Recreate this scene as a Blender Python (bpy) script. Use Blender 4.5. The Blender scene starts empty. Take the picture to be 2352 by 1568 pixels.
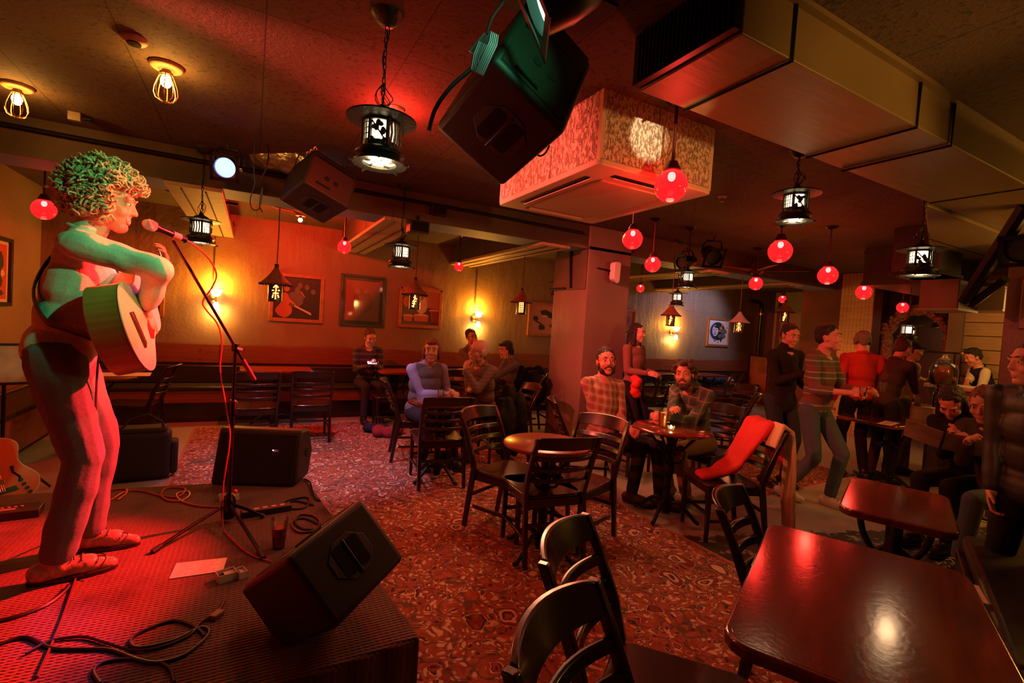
import bpy, bmesh, math, random
import numpy as np
from mathutils import Vector as V, Matrix as M4, Euler
random.seed(7); rnd = random.Random(7)
PI = math.pi
SC = bpy.context.scene
COL = SC.collection
# ---------------------------------------------------------------- camera (room axes: x along the back wall, y to it, z up)
FPX, CX, CY, H = 1105.0, 1176.0, 784.0, 1.5
ROLL, YAW, PITCH = math.radians(3.672), math.radians(28.52), math.radians(-1.91)
cf = V((math.sin(YAW)*math.cos(PITCH), math.cos(YAW)*math.cos(PITCH), math.sin(PITCH)))
r0 = V((math.cos(YAW), -math.sin(YAW), 0)); u0 = r0.cross(cf)
cr = math.cos(ROLL)*r0 + math.sin(ROLL)*u0; cu = -math.sin(ROLL)*r0 + math.cos(ROLL)*u0
O = V((0, 0, H))
cam = bpy.data.cameras.new('camera'); cam.sensor_width = 36; cam.lens = FPX/2352*36; cam.clip_start = 0.02
co = bpy.data.objects.new('camera', cam); COL.objects.link(co)
co.matrix_world = M4(((cr.x, cu.x, -cf.x, 0), (cr.y, cu.y, -cf.y, 0), (cr.z, cu.z, -cf.z, H), (0, 0, 0, 1)))
SC.camera = co
# measuring helpers: a point of the photograph on a known plane of the room
def ray(x, y): return cf + cr*((x-CX)/FPX) - cu*((y-CY)/FPX)
def onz(x, y, z=0.0): d = ray(x, y); return O + d*((z-H)/d.z)
def ony(x, y, Y): d = ray(x, y); return O + d*(Y/d.y)
def onx(x, y, X): d = ray(x, y); return O + d*(X/d.x)
def dep(x, y, d): return O + ray(x, y)*d
def upz(p, x, y): d = ray(x, y); return O.z + d.z*math.hypot(p[0], p[1])/math.hypot(d.x, d.y)
# ---------------------------------------------------------------- world, lights, exposure
W = bpy.data.worlds.new('world'); SC.world = W; W.use_nodes = True
bg = W.node_tree.nodes['Background']; bg.inputs[0].default_value = (1.0, 0.35, 0.12, 1); bg.inputs[1].default_value = 0.004
SC.view_settings.view_transform = 'Standard'; SC.view_settings.look = 'None'
SC.view_settings.gamma = 1; SC.view_settings.use_curve_mapping = False; SC.view_settings.exposure = 0.0
SC.cycles.use_denoising = True
SC.cycles.max_bounces = 5; SC.cycles.diffuse_bounces = 2; SC.cycles.glossy_bounces = 2
SC.cycles.transparent_max_bounces = 12; SC.cycles.transmission_bounces = 4
SC.cycles.sample_clamp_indirect = 3.0; SC.cycles.blur_glossy = 1.0
SC.cycles.caustics_reflective = False; SC.cycles.caustics_refractive = False
def lamp(kind, loc, col, energy, target=None, size=0.05, angle=60, blend=0.3, sy=None, parent=None, spread=None):
    l = bpy.data.lights.new(kind.lower()+'_light', kind); l.color = col; l.energy = energy
    o = bpy.data.objects.new(kind.lower()+'_light', l); COL.objects.link(o); o.location = loc
    if kind == 'SPOT': l.spot_size = math.radians(angle); l.spot_blend = blend; l.shadow_soft_size = size
    elif kind == 'POINT': l.shadow_soft_size = size
    elif kind == 'AREA':
        l.size = size
        if sy: l.shape = 'RECTANGLE'; l.size_y = sy
        if spread: l.spread = math.radians(spread)
    if target is not None: o.rotation_euler = (V(target)-V(loc)).to_track_quat('-Z', 'Y').to_euler()
    if parent: o.parent = parent
    return o
ZC, YW, XL, XR = 2.77, 7.7, -2.22, 11.8
AMB = (1.0, 0.42, 0.10); RED = (1.0, 0.03, 0.015); GRN = (0.10, 1.0, 0.34); BLU = (0.25, 0.2, 1.0)
SING = V((-0.62, 2.72, 1.5))
lamp('SPOT', (2.05, 3.45, 2.40), (1, 0.012, 0.015), 3600, (-0.90, 2.52, 0.98), 0.03, 37, 0.45)        # red stage spot
lamp('SPOT', (1.10, 2.25, 2.58), GRN, 60, (-0.70, 2.72, 1.62), 0.03, 34, 0.5)  # added green lamp hidden behind the big speaker, shaping the shade on the singer
lamp('SPOT', (0.62, 1.26, 2.50), GRN, 85, (-0.66, 2.72, 1.66), 0.03, 30, 0.6)
lamp('SPOT', (0.78, 1.12, 2.62), GRN, 5, (0.70, 1.50, 2.45), 0.02, 70, 0.6)                       # green spill on the speaker corner                      # green par beside the big speaker
lamp('SPOT', (-0.12, 3.30, 2.33), (0.35, 0.2, 1), 45, (-0.36, 2.80, 1.62), 0.05, 24, 0.5)          # blue par
lamp('SPOT', (0.35, 4.35, 2.62), (0.80, 0.62, 1.0), 270, (0.80, 5.25, 0), 0.12, 66, 0.7)             # pale wash on the rug
lamp('SPOT', (2.6, 3.9, 2.62), (1.0, 0.37, 0.18), 95, (1.6, 2.2, 0), 0.25, 130, 0.8)               # warm wash over the tables
lamp('SPOT', (3.5, 4.6, 2.62), (1.0, 0.20, 0.09), 80, (2.6, 3.2, 0), 0.2, 125, 0.8)
lamp('POINT', (5.6, 0.40, 1.95), (1, 0.42, 0.06), 80, size=0.3)                                   # bar lamps right of the frame
lamp('POINT', (8.3, 4.4, 1.2), (1, 0.30, 0.06), 8, size=0.15)
lamp('POINT', (8.0, 2.0, 2.1), (1, 0.50, 0.12), 34, size=0.3)                                     # unseen fill light added for the bar area
lamp('SPOT', (9.6, 6.4, 2.65), (0.72, 0.66, 1.0), 60, (8.8, 7.6, 1.4), 0.12, 110, 0.8)              # pale wash in the far corner
lamp('SPOT', (1.05, -0.5, 1.9), (1, 0.70, 0.38), 520, ony(1490, 315, 2.06), 0.012, 6, 0.5)            # stray white beam on the plaster box
lamp('SPOT', (2.9, -0.9, 1.9), (1, 0.42, 0.10), 150, (2.0, 2.06, 2.56), 0.1, 42, 0.8)                                      # amber spot added out of view to brighten the plaster box
lamp('SPOT', (-1.05, 2.45, 2.66), (1, 0.10, 0.07), 650, (2.7, 3.2, 1.9), 0.04, 46, 0.6)            # pink-red stage light thrown across the room
lamp('SPOT', (-1.05, 2.55, 2.66), (1, 0.11, 0.09), 1100, (3.9, 4.6, 1.55), 0.04, 32, 1.0)           # second spot added beside it to brighten the pillar
lamp('SPOT', (1.3, -0.7, 2.0), (1, 0.36, 0.13), 70, (2.55, 0.55, 1.42), 0.06, 22, 0.8)              # unseen warm spot added to light the man at the right edge

# ---------------------------------------------------------------- materials
def nt(name):
    m = bpy.data.materials.new(name); m.use_nodes = True
    return m, m.node_tree.nodes, m.node_tree.links, m.node_tree.nodes['Principled BSDF']
def rgb(c): return (*c, 1) if len(c) == 3 else c
MATS = {}
def mat(name, col, rough=0.6, metal=0.0, bump=0.0, bs=30.0, var=0.0, spec=0.5, emit=None, es=0, coat=0, alpha=1.0, trans=0, stretch=None, detail=4):
    if name in MATS: return MATS[name]
    m, N, L, P = nt(name)
    P.inputs['Base Color'].default_value = rgb(col); P.inputs['Roughness'].default_value = rough
    P.inputs['Metallic'].default_value = metal; P.inputs['Specular IOR Level'].default_value = spec
    P.inputs['Coat Weight'].default_value = coat; P.inputs['Alpha'].default_value = alpha
    P.inputs['Transmission Weight'].default_value = trans
    if emit: P.inputs['Emission Color'].default_value = rgb(emit); P.inputs['Emission Strength'].default_value = es
    if bump or var:
        tc = N.new('ShaderNodeTexCoord'); no = N.new('ShaderNodeTexNoise'); no.inputs['Scale'].default_value = bs; no.inputs['Detail'].default_value = detail
        if stretch:
            mp = N.new('ShaderNodeMapping'); mp.inputs['Scale'].default_value = stretch; L.new(tc.outputs['Object'], mp.inputs[0]); L.new(mp.outputs[0], no.inputs[0])
        else: L.new(tc.outputs['Object'], no.inputs[0])
        if bump:
            b = N.new('ShaderNodeBump'); b.inputs['Strength'].default_value = min(1, bump); b.inputs['Distance'].default_value = 0.01*max(1, bump)
            L.new(no.outputs[0], b.inputs['Height']); L.new(b.outputs[0], P.inputs['Normal'])
        if var:
            r = N.new('ShaderNodeValToRGB'); a = [max(0, c*(1-var)) for c in col[:3]]; bb = [min(1, c*(1+var)) for c in col[:3]]
            r.color_ramp.elements[0].color = rgb(a); r.color_ramp.elements[1].color = rgb(bb)
            r.color_ramp.elements[0].position = .3; r.color_ramp.elements[1].position = .7
            L.new(no.outputs[0], r.inputs[0]); L.new(r.outputs[0], P.inputs['Base Color'])
    MATS[name] = m; return m
def emis(name, col, s, base=(0, 0, 0)):
    if name in MATS: return MATS[name]
    m = mat(name, base if base != (0, 0, 0) else col, .5, emit=col, es=s); return m
def ramp(N, stops, const=False):
    r = N.new('ShaderNodeValToRGB'); cr_ = r.color_ramp
    if const: cr_.interpolation = 'CONSTANT'
    while len(cr_.elements) < len(stops): cr_.elements.new(0.5)
    for e, (p, c) in zip(cr_.elements, stops): e.position = p; e.color = rgb(c)
    return r
def mathn(N, L, op, a, b=None, c=None):
    n = N.new('ShaderNodeMath'); n.operation = op
    for i, v in enumerate((a, b, c)):
        if v is None: continue
        if isinstance(v, (int, float)): n.inputs[i].default_value = v
        else: L.new(v, n.inputs[i])
    return n.outputs[0]
def mixc(N, L, fac, a, b, mode='MIX'):
    n = N.new('ShaderNodeMix'); n.data_type = 'RGBA'; n.blend_type = mode
    for s, v in ((n.inputs[0], fac), (n.inputs[6], a), (n.inputs[7], b)):
        if isinstance(v, (int, float)): s.default_value = v
        elif isinstance(v, tuple): s.default_value = rgb(v)
        else: L.new(v, s)
    return n.outputs[2]
def tex(N, L, kind, scale, vec=None, **k):
    n = N.new('ShaderNodeTex'+kind)
    if 'Scale' in n.inputs: n.inputs['Scale'].default_value = scale
    for a, v in k.items():
        if a in ('feature', 'distance', 'wave_type', 'bands_direction', 'wave_profile'): setattr(n, a, v)
        else: n.inputs[a].default_value = v
    if vec is not None: L.new(vec, n.inputs['Vector'])
    return n
def coords(N, L, scale=None, rot=None, kind='Object'):
    tc = N.new('ShaderNodeTexCoord')
    if scale is None and rot is None: return tc.outputs[kind]
    mp = N.new('ShaderNodeMapping')
    if scale: mp.inputs['Scale'].default_value = scale
    if rot: mp.inputs['Rotation'].default_value = rot
    L.new(tc.outputs[kind], mp.inputs[0]); return mp.outputs[0]
def bumpn(N, L, P, h, s, d):
    b = N.new('ShaderNodeBump'); b.inputs['Strength'].default_value = s; b.inputs['Distance'].default_value = d
    L.new(h, b.inputs['Height']); L.new(b.outputs[0], P.inputs['Normal'])

def m_rug():
    m, N, L, P = nt('rug_pile'); c = coords(N, L)
    ns = tex(N, L, 'Noise', 5.5, c, Detail=3.0); wob = N.new('ShaderNodeVectorMath'); wob.operation = 'MULTIPLY_ADD'
    L.new(ns.outputs['Color'], wob.inputs[0]); wob.inputs[1].default_value = (.20, .20, 0); L.new(c, wob.inputs[2]); w = wob.outputs[0]
    v1 = tex(N, L, 'Voronoi', 5.2, w); d1 = v1.outputs['Distance']                     # large rosettes
    v2 = tex(N, L, 'Voronoi', 15, w); d2 = v2.outputs['Distance']                      # small flowers
    ve = tex(N, L, 'Voronoi', 7.5, w, feature='DISTANCE_TO_EDGE')                       # vines
    nn = tex(N, L, 'Noise', 30, w, Detail=3.0, Roughness=.65)
    rustA, rustB, cream, dark, green = (.38, .12, .07), (.27, .07, .045), (.70, .50, .36), (.05, .025, .028), (.10, .085, .06)
    base = mixc(N, L, ramp1(N, L, nn.outputs[0], .42, .58), rustA, rustB)
    for sc_, lo, hi, colr in ((21, .0, .50, cream), (27, .68, 1.1, dark), (33, .0, .45, cream), (24, .45, .60, green)):
        vv = tex(N, L, 'Voronoi', sc_, w); rn = sep(N, L, vv.outputs['Color']); inr = mathn(N, L, 'MULTIPLY', mathn(N, L, 'GREATER_THAN', rn, lo), mathn(N, L, 'LESS_THAN', rn, hi))
        f_ = mathn(N, L, 'MULTIPLY', mathn(N, L, 'SUBTRACT', 1.0, ramp1(N, L, vv.outputs['Distance'], .28, .40)), mathn(N, L, 'MULTIPLY', inr, .85)); base = mixc(N, L, f_, base, colr)
    vin = mathn(N, L, 'MULTIPLY', mathn(N, L, 'LESS_THAN', ve.outputs['Distance'], .028), .8); base = mixc(N, L, vin, base, green)
    r2 = ramp(N, [(0, cream), (.16, dark), (.24, (.34, .07, .04)), (.33, dark), (.38, cream)], True); L.new(d2, r2.inputs[0])
    pick = mathn(N, L, 'MULTIPLY', mathn(N, L, 'LESS_THAN', d2, .42), mathn(N, L, 'GREATER_THAN', sep(N, L, v2.outputs['Color']), .55))
    base = mixc(N, L, mathn(N, L, 'MULTIPLY', pick, .85), base, r2.outputs[0])
    r1 = ramp(N, [(0, (.34, .10, .05)), (.10, dark), (.16, cream), (.26, (.22, .03, .025)), (.34, dark), (.38, cream)], True); L.new(d1, r1.inputs[0])
    pick1 = mathn(N, L, 'MULTIPLY', mathn(N, L, 'LESS_THAN', d1, .40), mathn(N, L, 'GREATER_THAN', sep(N, L, v1.outputs['Color']), .62))
    base = mixc(N, L, mathn(N, L, 'MULTIPLY', pick1, .8), base, r1.outputs[0])
    L.new(base, P.inputs['Base Color']); P.inputs['Roughness'].default_value = .95; P.inputs['Specular IOR Level'].default_value = .1
    f = tex(N, L, 'Noise', 260, c, Detail=1.0); bumpn(N, L, P, f.outputs[0], .5, .004)
    return m
def sep(N, L, c):
    s = N.new('ShaderNodeSeparateColor'); L.new(c, s.inputs[0]); return s.outputs[0]
def sepv(N, L, c):
    s = N.new('ShaderNodeSeparateXYZ'); L.new(c, s.inputs[0]); return s.outputs
def ramp1(N, L, v, a, b):
    n = N.new('ShaderNodeMapRange'); n.inputs[1].default_value = a; n.inputs[2].default_value = b; n.clamp = True; L.new(v, n.inputs[0]); return n.outputs[0]
def m_floor():
    m, N, L, P = nt('worn_painted_concrete'); c = coords(N, L)
    n1 = tex(N, L, 'Noise', 2.3, c, Detail=8.0, Roughness=.62); n2 = tex(N, L, 'Noise', 9, c, Detail=8.0, Roughness=.7)
    xs = sepv(N, L, c); wob = mathn(N, L, 'MULTIPLY', mathn(N, L, 'SUBTRACT', n2.outputs[0], .5), .5)
    # a dark painted strip crosses the pale slab; its edge is chipped and ragged
    t = mathn(N, L, 'ADD', mathn(N, L, 'MULTIPLY', xs[0], .30), xs[1]); t = mathn(N, L, 'ADD', t, wob)
    inside = mathn(N, L, 'MULTIPLY', mathn(N, L, 'LESS_THAN', t, 3.35), mathn(N, L, 'GREATER_THAN', t, 2.45))
    chips = mathn(N, L, 'LESS_THAN', n2.outputs[0], .57)
    fac = mathn(N, L, 'MULTIPLY', inside, chips)
    flake = mathn(N, L, 'MULTIPLY', mathn(N, L, 'GREATER_THAN', n2.outputs[0], .545), mathn(N, L, 'LESS_THAN', t, 2.45))
    pale = mixc(N, L, n1.outputs[0], (.42, .37, .31), (.30, .265, .22))
    col = mixc(N, L, mathn(N, L, 'MAXIMUM', fac, flake), pale, (.045, .05, .045))
    L.new(col, P.inputs['Base Color']); P.inputs['Roughness'].default_value = .55
    bumpn(N, L, P, n2.outputs[0], .25, .01); return m
def m_wall(name, a, b, boards=0.0, rough=.55, bs=.5):
    m, N, L, P = nt(name); c = coords(N, L)
    n1 = tex(N, L, 'Noise', 1.3, c, Detail=6.0, Roughness=.6); n2 = tex(N, L, 'Noise', 26, c, Detail=4.0)
    n3 = tex(N, L, 'Noise', 5, coords(N, L, (1, 1, .35)), Detail=5.0)
    col = mixc(N, L, ramp1(N, L, n1.outputs[0], .35, .65), a, b); L.new(col, P.inputs['Base Color']); P.inputs['Roughness'].default_value = rough
    h = mathn(N, L, 'ADD', mathn(N, L, 'MULTIPLY', n2.outputs[0], .25), n3.outputs[0])
    if boards:
        z = sepv(N, L, c)[2]; fr = mathn(N, L, 'FRACT', mathn(N, L, 'ADD', mathn(N, L, 'MULTIPLY', z, 1/boards), mathn(N, L, 'MULTIPLY', n3.outputs[0], .05)))
        ln = mathn(N, L, 'LESS_THAN', fr, .05); h = mathn(N, L, 'SUBTRACT', h, mathn(N, L, 'MULTIPLY', ln, 1.6))
    bumpn(N, L, P, h, bs, .02); return m
def m_ceiling():
    m, N, L, P = nt('sprayed_ceiling'); c = coords(N, L)
    n1 = tex(N, L, 'Noise', 34, c, Detail=5.0, Roughness=.7); n2 = tex(N, L, 'Noise', 2.0, c, Detail=3.0)
    pits = mathn(N, L, 'MULTIPLY', mathn(N, L, 'GREATER_THAN', n1.outputs[0], .57), mathn(N, L, 'GREATER_THAN', n2.outputs[0], .43))
    x, y, z = sepv(N, L, c)
    s1 = mathn(N, L, 'LESS_THAN', mathn(N, L, 'FRACT', mathn(N, L, 'MULTIPLY', x, 1/.61)), .012)
    s2 = mathn(N, L, 'LESS_THAN', mathn(N, L, 'FRACT', mathn(N, L, 'MULTIPLY', y, 1/2.4)), .003)
    seam = mathn(N, L, 'MAXIMUM', s1, s2)
    col = mixc(N, L, mathn(N, L, 'MAXIMUM', mathn(N, L, 'MULTIPLY', pits, .6), mathn(N, L, 'MULTIPLY', seam, .8)), (.100, .068, .040), (.014, .010, .008))
    L.new(col, P.inputs['Base Color']); P.inputs['Roughness'].default_value = .85
    h = mathn(N, L, 'SUBTRACT', mathn(N, L, 'MULTIPLY', n1.outputs[0], .8), mathn(N, L, 'MULTIPLY', pits, .6)); bumpn(N, L, P, h, .6, .012); return m
def m_plaster():
    m, N, L, P = nt('pitted_plaster_panel'); c = coords(N, L, (1, 1, .55))
    v = tex(N, L, 'Noise', 64, c, Detail=4.0, Roughness=.65); pit = ramp1(N, L, v.outputs[0], .36, .52)
    n1 = tex(N, L, 'Noise', 3, c)
    col = mixc(N, L, pit, (.34, .27, .20), (.66, .56, .43)); L.new(col, P.inputs['Base Color']); P.inputs['Roughness'].default_value = .8
    bumpn(N, L, P, pit, 1.0, .010); return m
def m_wood(name, a, b, rough=.35, scale=(1, 12, 12), bs=.15, coat=.0, ns=3.0):
    if name in MATS: return MATS[name]
    m, N, L, P = nt(name); c = coords(N, L, scale); n1 = tex(N, L, 'Noise', ns, c, Detail=5.0, Distortion=.6)
    col = mixc(N, L, ramp1(N, L, n1.outputs[0], .3, .7), a, b); L.new(col, P.inputs['Base Color'])
    P.inputs['Roughness'].default_value = rough; P.inputs['Coat Weight'].default_value = coat; P.inputs['Coat Roughness'].default_value = .12
    n2 = tex(N, L, 'Noise', 60, coords(N, L), Detail=3.0); bumpn(N, L, P, n2.outputs[0], bs, .002); MATS[name] = m; return m
def m_stage():
    m, N, L, P = nt('ribbed_stage_carpet'); c = coords(N, L)
    x, y, z = sepv(N, L, c)
    wy = mathn(N, L, 'SINE', mathn(N, L, 'MULTIPLY', y, 2*PI/.016)); wx = mathn(N, L, 'SINE', mathn(N, L, 'MULTIPLY', x, 2*PI/.022))
    h = mathn(N, L, 'MULTIPLY', wy, mathn(N, L, 'ADD', mathn(N, L, 'MULTIPLY', wx, .35), .65)); n = tex(N, L, 'Noise', 90, c)
    n2 = tex(N, L, 'Noise', 3.5, c, Detail=6.0)
    col = mixc(N, L, ramp1(N, L, h, -1.0, 1.0), (.085, .055, .045), (.26, .17, .14)); col = mixc(N, L, ramp1(N, L, n2.outputs[0], .5, .75), col, (.07, .05, .04))
    L.new(col, P.inputs['Base Color']); P.inputs['Roughness'].default_value = .95; P.inputs['Specular IOR Level'].default_value = .1
    bumpn(N, L, P, mathn(N, L, 'ADD', h, n.outputs[0]), .8, .004); return m
def m_plaid(name, base, s1, s2, size=.055, rough=.85):
    m, N, L, P = nt(name); x, y, z = sepv(N, L, coords(N, L, rot=(.1, .15, .35)))
    def band(v, w, off=0.0): return mathn(N, L, 'LESS_THAN', mathn(N, L, 'FRACT', mathn(N, L, 'ADD', mathn(N, L, 'MULTIPLY', v, 1/size), off)), w)
    u = mathn(N, L, 'ADD', x, mathn(N, L, 'MULTIPLY', y, .6))
    c = mixc(N, L, mathn(N, L, 'MULTIPLY', band(u, .42), .6), base, s1); c = mixc(N, L, mathn(N, L, 'MULTIPLY', band(z, .42), .6), c, s1)
    c = mixc(N, L, mathn(N, L, 'MULTIPLY', band(u, .12, .35), .8), c, s2); c = mixc(N, L, mathn(N, L, 'MULTIPLY', band(z, .12, .35), .8), c, s2)
    L.new(c, P.inputs['Base Color']); P.inputs['Roughness'].default_value = rough; return m
def m_stripe(name, a, b, size=.05, w=.3, rough=.9, c2=None):
    m, N, L, P = nt(name); x, y, z = sepv(N, L, coords(N, L)); no = tex(N, L, 'Noise', 40, coords(N, L))
    f = mathn(N, L, 'FRACT', mathn(N, L, 'ADD', mathn(N, L, 'MULTIPLY', z, 1/size), mathn(N, L, 'MULTIPLY', no.outputs[0], .06)))
    c = mixc(N, L, mathn(N, L, 'LESS_THAN', f, w), a, b)
    if c2: c = mixc(N, L, mathn(N, L, 'LESS_THAN', mathn(N, L, 'FRACT', mathn(N, L, 'MULTIPLY', z, .37/size)), .3), c, c2)
    L.new(c, P.inputs['Base Color']); P.inputs['Roughness'].default_value = rough; return m
def m_glass(name, tint=(1, 1, 1), dens=.15, emit=None, es=0, gloss=.12):
    if name in MATS: return MATS[name]
    m = bpy.data.materials.new(name); m.use_nodes = True; N = m.node_tree.nodes; L = m.node_tree.links; N.clear()
    out = N.new('ShaderNodeOutputMaterial'); tr = N.new('ShaderNodeBsdfTransparent'); tr.inputs[0].default_value = rgb(tint)
    gl = N.new('ShaderNodeBsdfGlossy'); gl.inputs['Roughness'].default_value = .06
    fr = N.new('ShaderNodeFresnel'); fr.inputs[0].default_value = 1.45
    mx = N.new('ShaderNodeMixShader'); L.new(fr.outputs[0], mx.inputs[0]); L.new(tr.outputs[0], mx.inputs[1]); L.new(gl.outputs[0], mx.inputs[2])
    last = mx.outputs[0]
    if dens:
        df = N.new('ShaderNodeBsdfTranslucent'); df.inputs[0].default_value = rgb(tint); m2 = N.new('ShaderNodeMixShader'); m2.inputs[0].default_value = dens
        L.new(last, m2.inputs[1]); L.new(df.outputs[0], m2.inputs[2]); last = m2.outputs[0]
    if emit:
        e = N.new('ShaderNodeEmission'); e.inputs[0].default_value = rgb(emit); e.inputs[1].default_value = es
        ad = N.new('ShaderNodeAddShader'); L.new(last, ad.inputs[0]); L.new(e.outputs[0], ad.inputs[1]); last = ad.outputs[0]
    L.new(last, out.inputs[0]); MATS[name] = m; return m

# ---------------------------------------------------------------- mesh building
def catmull(pts, k_=5):
    pts = [V(p) for p in pts]; out = []
    for i in range(len(pts)-1):
        p0, p1, p2, p3 = pts[max(i-1, 0)], pts[i], pts[i+1], pts[min(i+2, len(pts)-1)]
        for k in range(k_):
            t = k/k_; out.append(.5*((2*p1)+(p2-p0)*t+(2*p0-5*p1+4*p2-p3)*t*t+(3*p1-p0-3*p2+p3)*t**3))
    return out+[pts[-1]]
class MB:
    def __init__(s): s.v = []; s.f = []
    def add(s, vs, fs, mtx=None):
        b = len(s.v)
        s.v += [tuple(mtx @ V(p)) if mtx is not None else tuple(p) for p in vs]; s.f += [tuple(b+i for i in f) for f in fs]; return s
    def box(s, c, d, rot=None, taper=None):
        x, y, z = d[0]/2, d[1]/2, d[2]/2; t = taper or 1
        vs = [(-x*t, -y*t, -z), (x*t, -y*t, -z), (x*t, y*t, -z), (-x*t, y*t, -z), (-x, -y, z), (x, -y, z), (x, y, z), (-x, y, z)]
        m = M4.Translation(c) @ (Euler(rot).to_matrix().to_4x4() if rot is not None and not isinstance(rot, M4) else (rot or M4.Identity(4)))
        return s.add(vs, [(0, 3, 2, 1), (4, 5, 6, 7), (0, 1, 5, 4), (1, 2, 6, 5), (2, 3, 7, 6), (3, 0, 4, 7)], m)
    def bx(s, x0, x1, y0, y1, z0, z1): return s.box(((x0+x1)/2, (y0+y1)/2, (z0+z1)/2), (abs(x1-x0), abs(y1-y0), abs(z1-z0)))
    def tube(s, pts, r, n=8, closed=False, caps=True, flat=1.0):
        pts = [V(p) for p in pts]; k = len(pts); rs = r if isinstance(r, (list, tuple)) else [r]*k
        up = None; rings = []
        for i, p in enumerate(pts):
            a = pts[(i-1) % k] if (i > 0 or closed) else pts[i]; b = pts[(i+1) % k] if (i < k-1 or closed) else pts[i]
            t = (b-a)
            t = t.normalized() if t.length > 1e-9 else V((0, 0, 1))
            if up is None: up = t.orthogonal().normalized()
            up = (up - t*up.dot(t)); up = up.normalized() if up.length > 1e-6 else t.orthogonal().normalized()
            w = t.cross(up)
            rings.append([p + (up*math.cos(2*PI*j/n) + w*math.sin(2*PI*j/n)*flat)*rs[i] for j in range(n)])
        b = len(s.v)
        for rg in rings: s.v += [tuple(q) for q in rg]
        m = k if closed else k-1
        for i in range(m):
            for j in range(n):
                a0, a1 = b+i*n+j, b+i*n+(j+1) % n; b0, b1 = b+((i+1) % k)*n+j, b+((i+1) % k)*n+(j+1) % n
                s.f.append((a0, a1, b1, b0))
        if caps and not closed:
            s.f.append(tuple(b+j for j in range(n))[::-1]); s.f.append(tuple(b+(k-1)*n+j for j in range(n)))
        return s
    def lathe(s, prof, n=20, mtx=None, caps=False, sx=1.0):
        vs = [(r*math.cos(2*PI*j/n)*sx, r*math.sin(2*PI*j/n), z) for r, z in prof for j in range(n)]
        fs = [(i*n+j, i*n+(j+1) % n, (i+1)*n+(j+1) % n, (i+1)*n+j) for i in range(len(prof)-1) for j in range(n)]
        if caps: fs += [tuple(range(n))[::-1], tuple((len(prof)-1)*n+j for j in range(n))]
        return s.add(vs, fs, mtx)
    def cyl(s, p0, p1, r0, r1=None, n=12): return s.tube([p0, p1], [r0, r0 if r1 is None else r1], n)
    def sph(s, c, r, nu=12, nv=8, rot=None):
        r = (r, r, r) if isinstance(r, (int, float)) else r; c = V(c)
        vs = [(0, 0, -r[2])] + [(r[0]*math.sin(PI*i/nv)*math.cos(2*PI*j/nu), r[1]*math.sin(PI*i/nv)*math.sin(2*PI*j/nu), -r[2]*math.cos(PI*i/nv)) for i in range(1, nv) for j in range(nu)] + [(0, 0, r[2])]
        fs = [(0, 1+(j+1) % nu, 1+j) for j in range(nu)] + [(1+(i-1)*nu+j, 1+(i-1)*nu+(j+1) % nu, 1+i*nu+(j+1) % nu, 1+i*nu+j) for i in range(1, nv-1) for j in range(nu)]
        e = len(vs)-1; fs += [(e, e-nu+j, e-nu+(j+1) % nu) for j in range(nu)]
        return s.add(vs, fs, M4.Translation(c) @ (rot.to_4x4() if rot is not None else M4.Identity(4)))
    def prism(s, poly, z0, z1, mtx=None):
        n = len(poly); vs = [(x, y, z0) for x, y in poly] + [(x, y, z1) for x, y in poly]
        return s.add(vs, [tuple(range(n))[::-1], tuple(range(n, 2*n))] + [(i, (i+1) % n, n+(i+1) % n, n+i) for i in range(n)], mtx)
    def grid(s, fn, nu, nv, mtx=None):
        vs = [fn(i/nu, j/nv) for j in range(nv+1) for i in range(nu+1)]
        return s.add(vs, [(j*(nu+1)+i, j*(nu+1)+i+1, (j+1)*(nu+1)+i+1, (j+1)*(nu+1)+i) for j in range(nv) for i in range(nu)], mtx)
    def build(s, name, m, parent=None, smooth=35, bevel=0, seg=2, solid=0, loc=None):
        me = bpy.data.meshes.new(name); me.from_pydata(s.v, [], s.f)
        bm = bmesh.new(); bm.from_mesh(me); bmesh.ops.recalc_face_normals(bm, faces=bm.faces); bm.to_mesh(me); bm.free()
        o = bpy.data.objects.new(name, me); COL.objects.link(o)
        if m: me.materials.append(m)
        if smooth: me.shade_smooth(); me.set_sharp_from_angle(angle=math.radians(smooth))
        if parent: o.parent = parent
        if loc is not None: o.location = loc
        if solid: q = o.modifiers.new('solid', 'SOLIDIFY'); q.thickness = solid; q.offset = 0
        if bevel: q = o.modifiers.new('bevel', 'BEVEL'); q.width = bevel; q.segments = seg; q.limit_method = 'ANGLE'
        return o
def tag(o, label, cat, group=None, kind=None):
    if label: o['label'] = label
    if cat: o['category'] = cat
    if group: o['group'] = group
    if kind: o['kind'] = kind
    return o
def thing(name, label, cat, loc=(0, 0, 0), rz=0.0, group=None, rot=None):
    o = bpy.data.objects.new(name, None); COL.objects.link(o); o.empty_display_size = .1
    o.location = loc; o.rotation_euler = rot if rot is not None else (0, 0, rz); return tag(o, label, cat, group)
def struct(o): o['kind'] = 'structure'; return o

def dup(root, loc, rz=None, label=None, group=None):
    def cp(o, par):
        c = o.copy(); COL.objects.link(c); c.parent = par
        for ch in o.children: cp(ch, c)
        return c
    r = cp(root, None); r.location = loc
    if rz is not None: r.rotation_euler = (0, 0, rz)
    if label: r['label'] = label
    if group: r['group'] = group
    return r
def rrect(w, h, r, n=4, cx=0, cy=0):
    out = []
    for sx, sy, a in ((1, 1, 0), (-1, 1, 90), (-1, -1, 180), (1, -1, 270)):
        for i in range(n+1):
            t = math.radians(a+90*i/n); out.append((cx+sx*(w/2-r)+r*math.cos(t), cy+sy*(h/2-r)+r*math.sin(t)))
    return out
def rz_to(d): return math.atan2(-d[0], d[1])   # rotation that turns local +Y to direction d
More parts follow.
